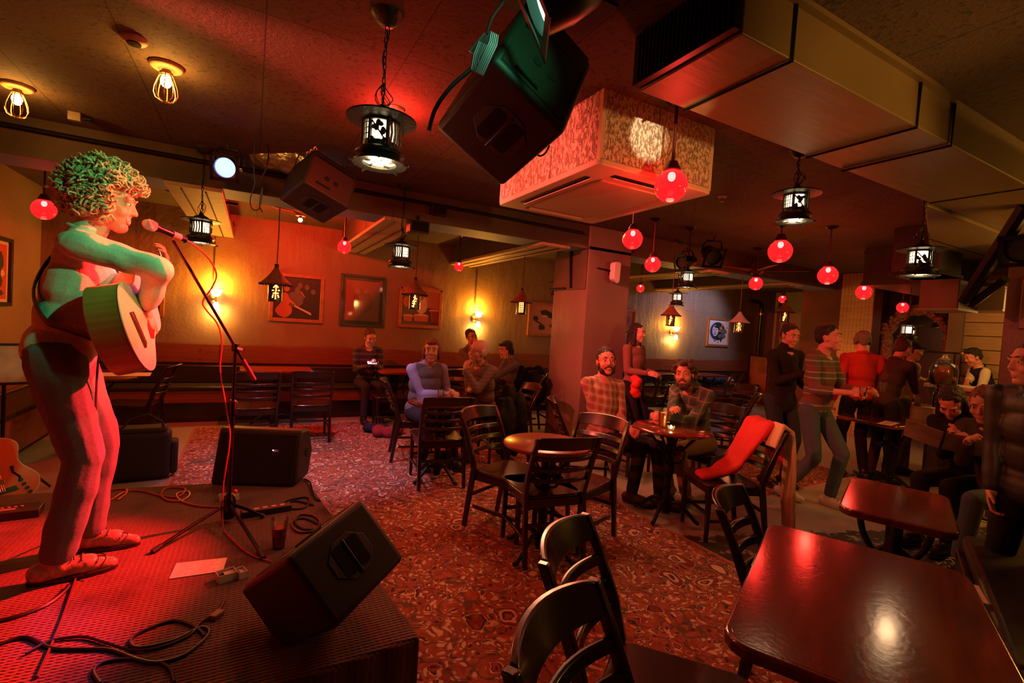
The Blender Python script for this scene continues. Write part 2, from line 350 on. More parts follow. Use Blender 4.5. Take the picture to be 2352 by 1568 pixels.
# ---------------------------------------------------------------- shared materials
DW = m_wood('dark_stained_wood', (.030, .010, .006), (.015, .006, .004), .26, (2, 2, 14), .1, .3)
TW = m_wood('varnished_table_wood', (.20, .038, .014), (.085, .018, .008), .18, (10, 1.2, 1), .30, 1.0, 2.2)
RW = m_wood('red_brown_wood', (.30, .085, .032), (.20, .055, .022), .38, (1, 14, 14), .12)
FW = m_wood('frame_wood', (.42, .16, .05), (.30, .10, .035), .4, (6, 6, 6), .1)
PL = m_wood('pale_pine', (.50, .33, .14), (.36, .22, .09), .5, (1.2, 1, 14), .1)
BLK = mat('black_metal', (.012, .012, .012), .38, .6); IRON = mat('cast_iron', (.015, .014, .013), .42, .5, .3, 40)
BPL = mat('black_plastic', (.020, .018, .017), .5, bump=.12, bs=420, detail=1)
GRL = mat('black_speaker_grille', (.010, .010, .010), .55, .3, .9, 420, detail=0)
LEA = mat('dark_leather', (.030, .026, .018), .36, bump=.25, bs=90)
CHR = mat('chrome', (.75, .75, .78), .15, 1); BRS = mat('old_brass', (.45, .26, .08), .35, .9)
WHT = mat('white_plastic', (.72, .70, .66), .5); CRM = mat('cream_paint', (.42, .31, .18), .6, bump=.3, bs=14, var=.12)
CABLE = mat('black_cable', (.010, .009, .010), .45); RCAB = mat('red_cable', (.45, .05, .035), .45)
OLV = m_wall('olive_plaster_wall', (.30, .20, .10), (.23, .15, .078), 0, .5, .7)
OLVB = m_wall('board_marked_concrete', (.27, .20, .13), (.21, .155, .10), .26, .5, .8)
RDW = m_wall('dark_red_plaster', (.11, .028, .016), (.075, .020, .012), 0, .6, .4)
CEIL = m_ceiling(); BEAM = m_wall('brown_painted_beam', (.072, .044, .022), (.050, .032, .017), 0, .6, .4)
BLUEP = mat('grey_blue_paint', (.12, .19, .42), .6); DUCT = mat('tan_painted_duct', (.175, .130, .045), .48, .1, .25, 3, .10, stretch=(1, 9, 1))
GALV = mat('crumpled_silver_duct', (.55, .52, .50), .25, .9, 2.0, 4, stretch=(1, 3, 3))
PILM = m_wall('brown_grey_pillar', (.215, .145, .115), (.170, .115, .092), 0, .5, .35)
CARP = m_stage(); RUGM = m_rug()
# ---------------------------------------------------------------- setting
fl = MB().bx(-3.4, 12.6, -2.4, 8.2, -.06, 0).build('floor', m_floor(), smooth=0); struct(fl)
struct(MB().bx(-3.4, 12.6, -2.4, 8.2, ZC, ZC+.1).build('ceiling', CEIL, smooth=0))
struct(MB().bx(XL-.15, 4.95, YW, YW+.15, 0, ZC).build('wall_back', OLV, smooth=0))
struct(MB().bx(4.95, XR+.15, YW, YW+.15, 0, ZC).build('wall_back_boarded', OLVB, smooth=0))
struct(MB().bx(XL-.15, XL, -2.4, YW, 0, ZC).build('wall_left', OLV, smooth=0))
struct(MB().bx(XR, XR+.15, -2.4, YW, 0, ZC).build('wall_right', OLVB, smooth=0))
struct(MB().bx(-3.4, 12.6, -2.4, -2.3, 0, ZC).build('wall_front', RDW, smooth=0))
# long ceiling beam, its grey blue underside, and the joists that run from it to the back wall
BY0, BY1, BZ = 4.78, 5.22, 2.49
bmo = MB().bx(XL, XR, BY0, BY1, BZ+.012, ZC).build('trim_beam', BEAM, smooth=0); struct(bmo)
struct(MB().bx(XL, XR, BY0+.02, BY1-.01, BZ, BZ+.011).build('trim_beam_underside', BLUEP, smooth=0))
struct(MB().bx(XL, XR, BY0-.03, BY0, BZ-.005, BZ+.03).build('trim_beam_lip', BEAM, smooth=0))
for n_, x in enumerate((-.66, 1.10, 2.90, 5.75, 7.6)):
    s_ = struct(MB().bx(x, x+.40, BY0-.012, YW, 2.452, 2.488).build('trim_joist', CRM, smooth=0, bevel=.004))
    MB().bx(x+.05, x+.35, BY1, YW, 2.488, ZC).build('joist_web', BEAM, s_, smooth=0)
    for dx in (.11, .28): MB().tube([(x+dx, BY0+.05, 2.447), (x+dx, YW-.03, 2.447)], .006, 6).build('joist_seam', BLK, s_)
    for k in range(3): MB().cyl((x+.41, YW-.16-k*.12, 2.60), (x+.40, YW-.16-k*.12, 2.60), .012).build('bolt', BLK, s_)
# square pillar under the beam
PX0, PX1, PY0, PY1 = 3.57, 4.24, 4.75, 5.48
pil = struct(MB().bx(PX0, PX1, PY0, PY1, 0, ZC).build('trim_pillar', PILM, smooth=0, bevel=.008))
MB().bx(PX0-.02, PX0, PY0+.02, PY1-.02, 2.0, 2.5).build('pillar_plate', m_wall('pillar_upper_paint', (.12, .085, .06), (.09, .06, .045)), pil, smooth=0, bevel=.003)
MB().tube([(PX0-.03, PY0+.33, 2.72), (PX0-.035, PY0+.34, 2.5), (PX0-.03, PY0+.30, 2.02)], .02, 8).build('pillar_conduit', BLK, pil)
MB().cyl((PX0-.03, PY1+.05, 2.02), (PX0-.03, PY0+.42, 2.02), .013).build('pillar_pipe', BLK, pil)
# beam conduit
tag(MB().tube([(XL, BY0-.045, ZC-.09), (-.9, BY0-.045, ZC-.095), (2.2, BY0-.045, ZC-.10), (3.45, BY0-.04, ZC-.11)], .016, 8).build('ceiling_conduit', BLK), 'long dark conduit pipe running along the top of the ceiling beam', 'pipe')
cd = thing('junction_box', 'small metal junction box on the conduit above the curly-haired singer', 'box', onz(172, 268, ZC-.031))
MB().box((0, 0, 0), (.07, .04, .06)).build('box_body', mat('grey_metal', (.25, .22, .18), .5, .5), cd, bevel=.004); MB().cyl((.05, 0, 0), (.09, 0, 0), .015).build('connector', BLK, cd)
# bench back board along the back wall, seat ledge and kick board (built in)
x_ = XL+.03; k = 0
board = struct(MB().bx(XL, 10.9, YW-.035, YW-.005, .62, .99).build('trim_bench_wall', RDW, smooth=0))
while x_ < 10.7:
    w = 1.83
    b = MB().bx(x_, min(x_+w-.006, 10.8), YW-.06, YW-.035, .735, .985).build('panel', RW, board, smooth=0, bevel=.004)
    for q in (.12, .5, .88):
        for zz in (.80, .92): MB().cyl((x_+w*q, YW-.064, zz), (x_+w*q, YW-.058, zz), .012).build('screw', BRS, b)
    x_ += w
bench = tag(thing('bench', 'long wall bench with dark cushion running under the red wooden back board', 'bench', (0, YW-.27, 0)), None, None)
MB().bx(XL+.02, 10.7, -.23, .16, .42, .47).build('cushion', LEA, bench, bevel=.018, seg=3)
MB().bx(XL+.02, 10.7, -.20, .20, .26, .415).build('seat_board', RW, bench, smooth=0, bevel=.004)
MB().bx(XL+.02, 10.7, -.12, .20, 0, .255).build('bench_base', DW, bench, smooth=0)
MB().bx(XL+.02, 10.7, .165, .20, .47, .70).build('back_pad', LEA, bench, bevel=.01)
lb = thing('side_bench', 'dark bench against the left wall behind the guitar', 'bench', (XL+.24, 5.4, 0))
MB().bx(-.22, .22, -1.4, 1.9, .42, .47).build('cushion', LEA, lb, bevel=.018, seg=3); MB().bx(-.2, .2, -1.38, 1.9, .1, .415).build('bench_base', RW, lb, smooth=0)
MB().bx(-.235, -.2, -1.4, 1.9, .5, .95).build('back_board', RW, lb, smooth=0, bevel=.004)
# ---------------------------------------------------------------- stage, rugs
SZ = .33
stp = [(.60, 1.66), (.385, 3.64), (XL+.02, 3.92), (XL+.02, 1.30)]
st = tag(MB().prism(stp, 0, SZ).build('stage_platform', CARP, smooth=0, bevel=.02, seg=3), 'low stage platform covered in dark ribbed carpet', 'stage')
def rug(name, poly, label, m):
    o = tag(MB().prism(poly, .001, .010).build(name, m, smooth=0), label, 'rug'); return o
r_ = rug('floral_rug', [(-.56, -1.2), (2.89, -1.2), (2.89, 6.92), (-.56, 6.92)], 'large red and cream floral rug spread across the floor before the stage', RUGM)
MB().bx(2.865, 2.895, -1.2, 6.92, .008, .0125).build('binding', mat('rug_binding', (.42, .16, .08), .9), r_, smooth=0)
MB().bx(-.565, -.54, 3.9, 6.92, .008, .0125).build('binding', MATS['rug_binding'], r_, smooth=0)
A, B = onz(1748, 1142), onz(1945, 1096); dv = (B-A).normalized(); pv = V((-dv.y, dv.x, 0))
r2 = rug('small_rug', [tuple(p.xy) for p in (A, A+dv*1.9, A+dv*1.9+pv*1.5, A+pv*1.5)], 'small patterned rug with frayed pale edge under the striped-sweater man', RUGM)
fr = MB()
for i in range(95): p = A+dv*(i*.02); fr.tube([p+V((0, 0, .006)), p-pv*(.03+.02*rnd.random())+dv*rnd.uniform(-.01, .01)+V((0, 0, .003))], .002, 3)
tag(fr.build('fringe', mat('rug_fringe', (.5, .42, .3), .9), r2), None, None, kind='stuff')
# ---------------------------------------------------------------- ceiling: duct, boxed soffit, air unit
DY0, DY1, DZ = 1.14, 1.64, 2.55
d = thing('ventilation_duct', 'long tan rectangular air duct with dark louvred end on the ceiling', 'duct', (1.42, DY0, DZ))
MB().bx(0.02, 6.6, 0, DY1-DY0, 0, ZC-DZ-.001).build('duct_body', DUCT, d, smooth=0, bevel=.006)
MB().bx(-.02, .02, .0, DY1-DY0, .01, ZC-DZ).build('grille_frame', BLK, d, smooth=0)
for i in range(22): MB().bx(-.035, -.018, .015+i*.021, .022+i*.021, .02, ZC-DZ-.01).build('louvre', BLK, d, smooth=0)
for px in (2.69-1.42, 3.05-1.42, .30):
    MB().tube([(px, -.006, ZC-DZ-.002), (px, -.006, -.008), (px, DY1-DY0+.004, -.008)], .007, 6).build('hanging_strap', BLK, d)
MB().bx(0, 6.6, -.03, .0, ZC-DZ-.022, ZC-DZ-.001).build('flange', DUCT, d, smooth=0)
MB().tube([(2.75, -.002, -.003), (2.75, DY1-DY0, -.003)], .004, 4).build('seam', BLK, d)
s = thing('duct_branch', 'wide tan duct branch running back over the bar tables', 'duct', (4.12, DY1+.01, DZ-.02))
p_ = onz(2140, 612, DZ-.02)-V(s.location); MB().prism([(0, 0), (5.0, 0), (5.0, p_.y), (p_.x, p_.y)], 0, ZC-DZ+.019).build('duct_body', DUCT, s, smooth=0, bevel=.006)
for yy in (.45, 1.0): MB().tube([(p_.x*yy/p_.y+.01, yy, -.003), (4.8, yy, -.003)], .004, 4).build('seam', BLK, s)
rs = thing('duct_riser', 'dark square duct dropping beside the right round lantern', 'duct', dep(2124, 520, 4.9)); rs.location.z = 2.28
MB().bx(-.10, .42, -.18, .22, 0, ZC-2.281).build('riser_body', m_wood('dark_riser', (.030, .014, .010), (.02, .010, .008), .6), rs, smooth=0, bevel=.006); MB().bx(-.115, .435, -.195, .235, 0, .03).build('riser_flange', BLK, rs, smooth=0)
AC0 = onz(1388, 202, ZC); ax0, ay0, ax1, ay1, az = 1.57, 2.06, 2.43, 3.22, 2.375
a = thing('air_conditioner', 'boxed ceiling air conditioner clad in pitted plaster panels by the pillar', 'air conditioner', ((ax0+ax1)/2, (ay0+ay1)/2, az))
hw, hd = (ax1-ax0)/2, (ay1-ay0)/2; PLA = m_plaster(); TRM = mat('air_unit_trim', (.62, .46, .34), .5)
MB().bx(-hw+.012, hw-.012, -hd+.012, hd-.012, .05, ZC-az).build('inner_box', TRM, a, smooth=0)
for x0, x1 in ((-hw+.02, -hw+.40), (-hw+.405, hw-.02)): MB().bx(x0, x1, -hd, -hd+.02, .035, ZC-az).build('side_panel', PLA, a, smooth=0)
for y0, y1 in ((-hd+.02, -.1), (-.095, .5), (.505, hd-.02)): MB().bx(-hw, -hw+.02, y0, y1, .035, ZC-az).build('side_panel', PLA, a, smooth=0)
MB().bx(hw-.02, hw, -hd+.02, hd-.02, .035, ZC-az).build('side_panel', PLA, a, smooth=0)
for sx in (-1, 1):
    for sy in (-1, 1): MB().bx(sx*hw-.012*sx-.012, sx*hw-.012*sx+.012, sy*hd-.012*sy-.012, sy*hd-.012*sy+.012, .02, ZC-az).build('corner_post', TRM, a, smooth=0)
MB().prism(rrect(2*hw+.01, 2*hd+.01, .03), .0, .035).build('bottom_panel', TRM, a, smooth=0, bevel=.006)
MB().prism(rrect(.52, .78, .02), -.012, .002).build('return_air_panel', mat('air_unit_panel', (.50, .32, .24), .6, bump=.3, bs=300), a, smooth=0, bevel=.005)
for sx in (-1, 1): MB().bx(sx*.345-.018, sx*.345+.018, -.38, .38, -.003, .004).build('air_slot', BLK, a, smooth=0); MB().box((sx*.327, 0, -.006), (.03, .74, .004), (0, sx*.5, 0)).build('air_flap', TRM, a, smooth=0)
for sy in (-1, 1): MB().bx(-.25, .25, sy*.48-.018, sy*.48+.018, -.003, .004).build('air_slot', BLK, a, smooth=0); MB().box((0, sy*.462, -.006), (.48, .03, .004), (-sy*.5, 0, 0)).build('air_flap', TRM, a, smooth=0)
# silver flexible duct behind the blue stage light
p0, p1 = dep(585, 352, 4.05), dep(770, 398, 3.95); g = MB(); npt = 60; q = p1-p0; side = q.cross(V((0, 0, 1))).normalized()
g.grid(lambda u, v: tuple(p0+q*u*1.15+side*(.13*math.cos(PI*(.1+.9*v)))+V((0, 0, .10-.20*math.sin(PI*(.05+.9*v))+.006*math.sin(26*u+4*v)+.008*math.sin(5*u+11*v)))), 60, 24)
tag(g.build('silver_duct', GALV, solid=.003), 'crumpled shiny silver duct under the ceiling beside the blue stage light', 'duct')
# ---------------------------------------------------------------- far right: bar wall
def colx(x, X): return onx(x, 820, X).y
BX = 9.0
ptn = struct(MB().bx(BX, XR, colx(1942, BX), colx(1832, BX), 0, ZC).build('wall_bar_red', RDW, smooth=0))
hz = onx(1990, 640, BX).z
struct(MB().bx(6.9, BX+.4, -.8, 3.35, 2.30, ZC-.002).build('trim_bar_soffit', m_wall('dark_brown_soffit', (.05, .032, .022), (.035, .024, .018)), smooth=0))
pw = struct(MB().bx(BX+.02, BX+.3, colx(1995, BX), colx(1942, BX)-.002, 0, ZC).build('wall_bar_pine', RDW, smooth=0))
yy = colx(1995, BX)
for i in range(9):
    y0 = yy+i*.0555; MB().bx(BX-.01, BX+.02, y0, y0+.053, 0, ZC-.01).build('plank', PL, pw, smooth=0, bevel=.003)
ya, yb = colx(2190, 9.3), colx(1995, 9.3)
nw = struct(MB().bx(10.3, 10.4, ya-.4, yb+.6, 0, ZC).build('wall_bar_niche', m_wall('dark_niche_wall', (.13, .10, .07), (.09, .07, .05)), smooth=0))
arch = thing('carved_arch', 'carved reddish rock-textured archway behind the bar', 'arch', (9.55, (ya+yb)/2, 0)); hw2 = (yb-ya)/2
ROCK = mat('carved_red_stone', (.30, .12, .075), .5, bump=6, bs=24, var=.6)
hw2 -= .12
pts = [(hw2, 0.0), (hw2, 1.66)]+[(hw2*math.cos(t), 1.66+.52*math.sin(t)) for t in [PI*i/16 for i in range(1, 16)]]+[(-hw2, 1.66), (-hw2, 0)]
am = MB()
for w_, dx in ((.095, 0), (.05, -.06)):
    am.tube([(dx, x, z+.12*dx) for x, z in pts], [w_*(1+.18*math.sin(i*2.3)) for i in range(len(pts))], 10)
am.build('arch_band', ROCK, arch, smooth=60)
for i in range(26):
    t = i/25*(len(pts)-1); j = min(int(t), len(pts)-2); f = t-j; x = pts[j][0]*(1-f)+pts[j+1][0]*f; z = pts[j][1]*(1-f)+pts[j+1][1]*f
    MB().sph((-.15+.03*math.sin(i), x+.03*math.sin(3*i), z), (.035, .045+.015*math.sin(i*5), .04), 8, 6).build('stone_boss', ROCK, arch, smooth=60)
gp = struct(MB().bx(9.0, 9.35, colx(2205, 9.0), colx(2170, 9.0), 0, ZC).build('trim_bar_post', m_wall('grey_brown_post', (.17, .12, .08), (.13, .09, .06)), smooth=0))
wb = struct(MB().bx(9.1, 9.2, -1.2, colx(2192, 9.1), 0, ZC).build('wall_bar_plank', RDW, smooth=0))
for i in range(13):
    MB().bx(9.06, 9.1, -1.0, colx(2205, 9.06), .02+i*.195, .205+i*.195).build('plank', m_wood('yellow_wall_planks', (.36, .24, .10), (.27, .175, .075), .5, (1, 1.5, 12)), wb, smooth=0, bevel=.004)
def pixbox(name, m, X, x0, x1, y0, y1, dx=.4, label=None, cat=None):
    a_, b_ = onx(x0, (y0+y1)/2, X), onx(x1, (y0+y1)/2, X); z1, z0 = onx((x0+x1)/2, y0, X).z, onx((x0+x1)/2, y1, X).z
    o = thing(name, label, cat, (X, (a_.y+b_.y)/2, z0)); w = abs(a_.y-b_.y)/2
    return o, w, z1-z0
o, w, h = pixbox('extractor_hood', None, 6.7, 2112, 2203, 628, 712, label='boxy brown extractor hood hanging over the bar', cat='hood')
MB().bx(0, .5, -w, w, 0.02, h+.3).build('hood_body', mat('brown_sheet_metal', (.13, .095, .06), .45, .2), o, smooth=0, bevel=.01); MB().bx(-.012, .5, -w-.01, w+.01, 0, .025).build('hood_rim', mat('pale_trim', (.34, .26, .16), .5), o, smooth=0)
o, w, h = pixbox('bar_shelf_box', None, 7.2, 2206, 2306, 662, 714, label='pale tan boxed shelf beside the hood above the bar', cat='shelf')
MB().bx(0, .4, -w, w, 0.02, h).build('shelf_body', mat('tan_board', (.26, .19, .09), .5), o, smooth=0, bevel=.006); MB().bx(-.01, .4, -w, w, 0, .02).build('shelf_rim', MATS['pale_trim'], o, smooth=0); MB().bx(-.01, .4, -w, w, h+.0, h+.015).build('shelf_top', MATS['pale_trim'], o, smooth=0)
# brown timber post at the right
pp = onz(2312, 1100); PXX = 5.9; y0 = onx(2308, 700, PXX).y
bp = struct(MB().bx(PXX, PXX+.35, y0-.6, y0, 0, ZC).build('trim_brown_post', m_wood('brown_post_wood', (.085, .030, .016), (.055, .022, .012), .45), smooth=0, bevel=.01))
MB().bx(PXX-.02, PXX, y0-.5, y0-.1, 1.75, 2.2).build('panel', m_wood('brown_post_wood2', (.07, .025, .014), (.045, .02, .012), .4), bp, smooth=0, bevel=.01)
# heavy pipe in the far corner
pc = onz(1745, 850, 0); X = XR-.3; pb = ony(1750, 700, YW-.12)
pi = thing('corner_pipe', 'dark vertical drain pipe in the far corner of the room', 'pipe', (pb.x, YW-.12, 0))
MB().tube([(0, 0, 0), (0, 0, 2.25), (-.02, -.02, 2.36), (-.12, -.05, 2.45), (-.5, -.05, 2.47)], .045, 10).build('pipe_run', BLK, pi)
for z in (.9, 1.55, 2.15): MB().cyl((0, 0, z), (0, 0, z+.05), .06).build('pipe_collar', BRS if z > 2 else BLK, pi)
wp = onz(1711, 1000, 0)
struct(MB().bx(10.9, XR, YW-.5, YW-.05, 0, 1.12).build('trim_bench_end', RW, smooth=0, bevel=.01))
# ---------------------------------------------------------------- chairs
def make_chair(name='dining_chair'):
    t = thing(name, 'dark ladder-back chair', 'chair')
    sm = MB()
    def sf(u, v):
        a = 2*u-1; w = .205*(1-.10*(1-v)); x = a*w; y = -.20+.42*v
        y += (.03*(1-a*a) if v > .99 else 0); return (x, y, .462-.012*math.sin(PI*u)*math.sin(PI*min(1, v*1.2)))
    out = rrect(.42, .42, .07, 5, 0, .01); sm.prism([(x*(1-.10*(.22-y)/.42), y) for x, y in out], .435, .458)
    sm.build('seat', TWS, t, bevel=.009, seg=3)
    def back_y(z): return -.19 - (0 if z < .46 else .16*((z-.46)/.45)**1.3) if z >= .46 else -.19-.06*(1-z/.46)
    for sx in (-1, 1):
        l = MB(); zs = [0, .15, .3, .46, .6, .75, .885]
        pts = [(sx*(.19+.006*(z > .5)), back_y(z), z) for z in zs]
        for (p, q) in zip(pts, pts[1:]):
            d_ = V(q)-V(p)
        n = len(pts); vs = []; fs = []
        for i, p in enumerate(pts):
            hx, hy = .0135, .020 if .2 < p[2] < .7 else .016
            vs += [(p[0]-hx, p[1]-hy, p[2]), (p[0]+hx, p[1]-hy, p[2]), (p[0]+hx, p[1]+hy, p[2]), (p[0]-hx, p[1]+hy, p[2])]
        for i in range(n-1):
            for j in range(4): fs.append((4*i+j, 4*i+(j+1) % 4, 4*i+4+(j+1) % 4, 4*i+4+j))
        fs += [(0, 1, 2, 3), tuple(range(4*n-4, 4*n))]; l.add(vs, fs).build('leg', DW, t, bevel=.005)
        MB().box((sx*.175, .185, .2175), (.034, .034, .435), taper=.72).build('leg', DW, t, bevel=.004)
        MB().box((sx*.183, 0, .17), (.016, .37, .024)).build('stretcher', DW, t, bevel=.003)
        MB().box((sx*.175, 0, .405), (.018, .36, .058)).build('apron', DW, t, bevel=.002)
    MB().box((0, .185, .405), (.33, .018, .058)).build('apron', DW, t); MB().box((0, -.19, .405), (.34, .018, .058)).build('apron', DW, t)
    MB().box((0, .185, .22), (.32, .014, .024)).build('stretcher', DW, t); MB().box((0, -.205, .26), (.36, .014, .024)).build('stretcher', DW, t)
    def rail(z, h, th=.016, nm='slat'):
        N_ = 12; vs = []; fs = []
        for i in range(N_+1):
            a = 2*i/N_-1; x = a*.185; c = -.050*(1-a*a)
            for dz, dy in ((-h/2, -th/2), (h/2+(.012*(1-a*a) if nm == 'top_rail' else 0), -th/2), (h/2+(.012*(1-a*a) if nm == 'top_rail' else 0), th/2), (-h/2, th/2)):
                vs.append((x, back_y(z+dz)+c+dy, z+dz))
        for i in range(N_):
            for j in range(4): fs.append((4*i+j, 4*i+(j+1) % 4, 4*i+4+(j+1) % 4, 4*i+4+j))
        fs += [(0, 1, 2, 3), tuple(range(4*N_, 4*N_+4))]; MB().add(vs, fs).build(nm, DW, t, bevel=.005, seg=2)
    rail(.845, .085, .020, 'top_rail')
    for z in (.735, .655, .575): rail(z, .034)
    return t
TWS = m_wood('polished_seat_wood', (.050, .014, .008), (.024, .008, .005), .22, (1.5, 8, 1), .12, .4)
chair0 = make_chair(); first = [True]; chair0.scale = (1.07, 1.05, .94)
def chair(p, d, label, group=None):
    p = (p[0], p[1], p[2] if len(p) > 2 else .012)
    if first[0]:
        first[0] = False; chair0.location = p; chair0.rotation_euler = (0, 0, rz_to(d)); chair0['label'] = label; c = chair0
    else: c = dup(chair0, p, rz_to(d), label)
    c['group'] = group or 'ladder-back bar chairs'; return c
def ch2(bl, br, label, z=.012):   # from the two back-leg ground points (left, right as seen from behind the chair)
    a = V((bl[0], bl[1])); b = V((br[0], br[1])); m = (a+b)/2; d = V((-(b-a).y, (b-a).x)).normalized()
    return chair((m.x+d.x*.24, m.y+d.y*.24, z), d, label)
def chair_at(px, py, d, label):   # the middle of the top rail seen at a pixel
    d = V((d[0], d[1], 0)).normalized(); m = onz(px, py, .844); return chair((m.x+d.x*.355, m.y+d.y*.355), d, label)
chair_at(594, 855, (-.05, 1), 'left one of two dark ladder-back chairs at the bench, behind the microphone stand')
chair_at(721, 853, (.05, 1), 'right one of two dark ladder-back chairs at the bench, under the grey framed picture')
chair_at(400, 838, (-1, .12), 'dark ladder-back chair seen side-on behind the guitar top')
chair_at(1033, 913, (.1, 1), 'dark ladder-back chair nearest the camera at the vest woman\'s table')
chair_at(1099, 937, (.45, -.9), 'dark chair whose polished seat faces the bare round table from the left')
chair_at(1310, 1005, (.14, 1), 'dark ladder-back chair in front of the bare round red table, back to camera')
chair_at(1387, 957, (-.93, -.35), 'dark ladder-back chair between the bare round table and the plaid-shirt man')
chair((2.80, 3.52), (.75, -.45), 'dark chair under the bearded man in the plaid shirt')
chair((3.83, 3.12), (-1, -.2), 'dark chair under the curly-haired man in the green plaid jacket')
SCH = chair_at(1766, 980, (-.85, .35), 'dark chair draped with the red coat and yellow scarf')
F1 = chair_at(1302, 1228, (.60, -.80), 'middle foreground chair, its curved top rail behind the nearest chair')
F2 = chair_at(1284, 1416, (.50, -.87), 'nearest foreground chair with big curved top rail and glossy red-lit seat')
F3 = chair_at(1678, 1137, (.45, -.90), 'foreground chair pushed against the left end of the big shiny table')
chair((1.62, 5.02), (.9, -.2), 'dark chair under the woman in the grey vest')
chair((2.50, 4.72), (-1, .1), 'dark chair under the white-haired man in the brown shirt')
chair((2.38, 5.62), (-.25, -1), 'dark chair with a tan bag behind the vest woman and the white-haired man')
chair((1.72, 6.55), (-.9, .1), 'dark chair beside the phone user\'s table at the bench')
chair((3.08, 5.55), (-.9, .35), 'dark chair under the dark-haired woman leaning on her hand')
chair((3.45, 5.75), (-1, .2), 'dark ladder-back chair half hidden by the left side of the pillar')
chair((3.62, 3.95), (.2, -1), 'dark chair behind the shared round table, between its two seated men')
for (x, y, d_, l_) in ((4.75, 3.85, (.3, 1), 'dark chair right behind the curly-haired man\'s shoulder'), (5.35, 4.05, (-.6, .8), 'dark chair with pale slats facing the far bench, left of the red coat'),
                       (6.1, 4.6, (-1, .2), 'dark chair nearest the black-jacket man, seen side-on'), (6.3, 6.2, (0, 1), 'small dark chair at the far bench table behind the curly-haired man'),
                       (8.1, 6.3, (-.2, 1), 'small dark chair at the far bench beside the blue coat'), (5.0, 5.6, (.4, .9), 'dark chair just right of the pillar behind the seated men'),
                       (5.2, 4.9, (.2, 1), 'dark chair half seen between the curly-haired man and the far bench')):
    chair((x, y), d_, l_)
# ---------------------------------------------------------------- tables
def ped_round(name, c, r, label, z=.74, m=None):
    t = thing(name, label, 'table', (c[0], c[1], .012))
    MB().lathe([(.0, z-.03), (r-.02, z-.03), (r, z-.018), (r, z-.006), (r-.008, z), (0, z)], 40).build('table_top', m or TW, t, smooth=40)
    MB().lathe([(.0, .04), (.03, .04), (.045, .1), (.028, .16), (.026, .3), (.05, .42), (.03, .5), (.028, .62), (.06, .7), (.0, .71)], 16).build('pedestal', IRON, t, smooth=50)
    for k in range(4):
        a = k*PI/2+.4; f = MB(); c_, s_ = math.cos(a), math.sin(a)
        f.tube(catmull([(c_*q, s_*q, zz) for q, zz in ((.03, .12), (.10, .14), (.18, .08), (.24, .03), (.27, .018))], 3), .016, 8); f.build('foot', IRON, t)
        g_ = MB(); g_.tube(catmull([(c_*q, s_*q, zz) for q, zz in ((.03, .45), (.09, .47), (.12, .54), (.09, .60), (.06, .57), (.08, .53))], 3), .009, 6)
        g_.tube(catmull([(c_*q, s_*q, zz) for q, zz in ((.04, .52), (.12, .60), (.19, .68), (.2, .705))], 3), .012, 6); g_.build('scroll_bracket', IRON, t)
    return t
RTW = m_wood('red_table_wood', (.34, .055, .02), (.24, .038, .016), .30, (6, 1.5, 1), .12, .25)
ped_round('round_table', onz(1256, 1018, .745), .285, 'bare round red-topped table on scrolled iron pedestal before the pillar', m=RTW)
ped_round('round_table', onz(1543, 983, .745), .31, 'round table with a pint of beer between the two bearded men')
ped_round('round_table', onz(1012, 922, .745), .30, 'round dark table between the vest woman and the white-haired man')
ped_round('round_table', (-1.35, 6.15), .42, 'round table with paper sheet behind the guitar')
def rect_table(name, c, w, l, rz, label, z=.74, m=None, iron=True):
    t = thing(name, label, 'table', (c[0], c[1], .0), rz)
    MB().prism(rrect(w, l, .075, 6), z-.035, z).build('table_top', m or TW, t, bevel=.008, seg=3)
    MB().prism(rrect(w-.035, l-.035, .06, 6), z-.0005, z+.0006).build('top_inlay', m or TW, t, smooth=0)
    MB().lathe([(.0, .03), (.045, .03), (.06, .10), (.038, .16), (.032, .35), (.05, .46), (.035, .52), (.036, .64), (.07, z-.04), (0, z-.04)], 16).build('pedestal', IRON, t, smooth=50)
    for sx, sy in ((1, 0), (-1, 0), (0, 1), (0, -1)):
        L_ = (w if sx else l)*.40; f = MB()
        f.tube(catmull([(sx*q, sy*q, zz) for q, zz in ((.03, .50), (.07, .465), (L_*.45, .46), (L_*.72, .54), (L_*.86, .64), (L_, z-.045))], 4), .0155, 8); f.build('bracket', IRON, t)
        f = MB(); f.tube(catmull([(sx*q, sy*q, zz) for q, zz in ((.03, .12), (.12, .13), (.22, .07), (.28, .02))], 3), .019, 8); f.build('foot', IRON, t)
    return t
def rect_from(p, q, r_, name, label, z=.74):   # three corners as plan points: p corner, q along length, r_ along width
    p, q, r_ = V(p[:2]), V(q[:2]), V(r_[:2]); l = (q-p).length; w = (r_-p).length; c = (q+r_)/2; d = (q-p).normalized()
    return rect_table(name, (c.x, c.y), w, l, rz_to(d), label, z), c, d
Acr, Ccr, Bcr = onz(1768, 1195, .74), onz(1655, 1455, .74), onz(2225, 1318, .74)
T1, T1c, T1d = rect_from(Acr, Acr+(Ccr-Acr)*1.0, Bcr, 'bar_table', 'big shiny dark wooden table with red light reflections in the foreground')
A2, C2, B2 = onz(1958, 1090, .74), onz(1928, 1168, .74), onz(2180, 1142, .74)
T2, T2c, T2d = rect_from(A2, A2+(onz(2208, 1237, .74)-onz(2180, 1142, .74)), B2, 'bar_table', 'smaller rectangular bar table with curved iron brackets behind the big shiny one')
rect_table('bar_table', (onz(2045, 963, .74)).xy, .62, .95, rz_to((1, -.1)), 'dark rectangular table holding a paper menu near the readers', .74)
rect_table('bench_table', (.32, 6.98), .55, .85, rz_to((1, 0)), 'narrow red-topped table at the bench behind the microphone stand', .74, RTW)
rect_table('bench_table', (1.86, 6.92), .5, .5, rz_to((1, 0)), 'square table at the bench beside the phone user', .74, RTW)
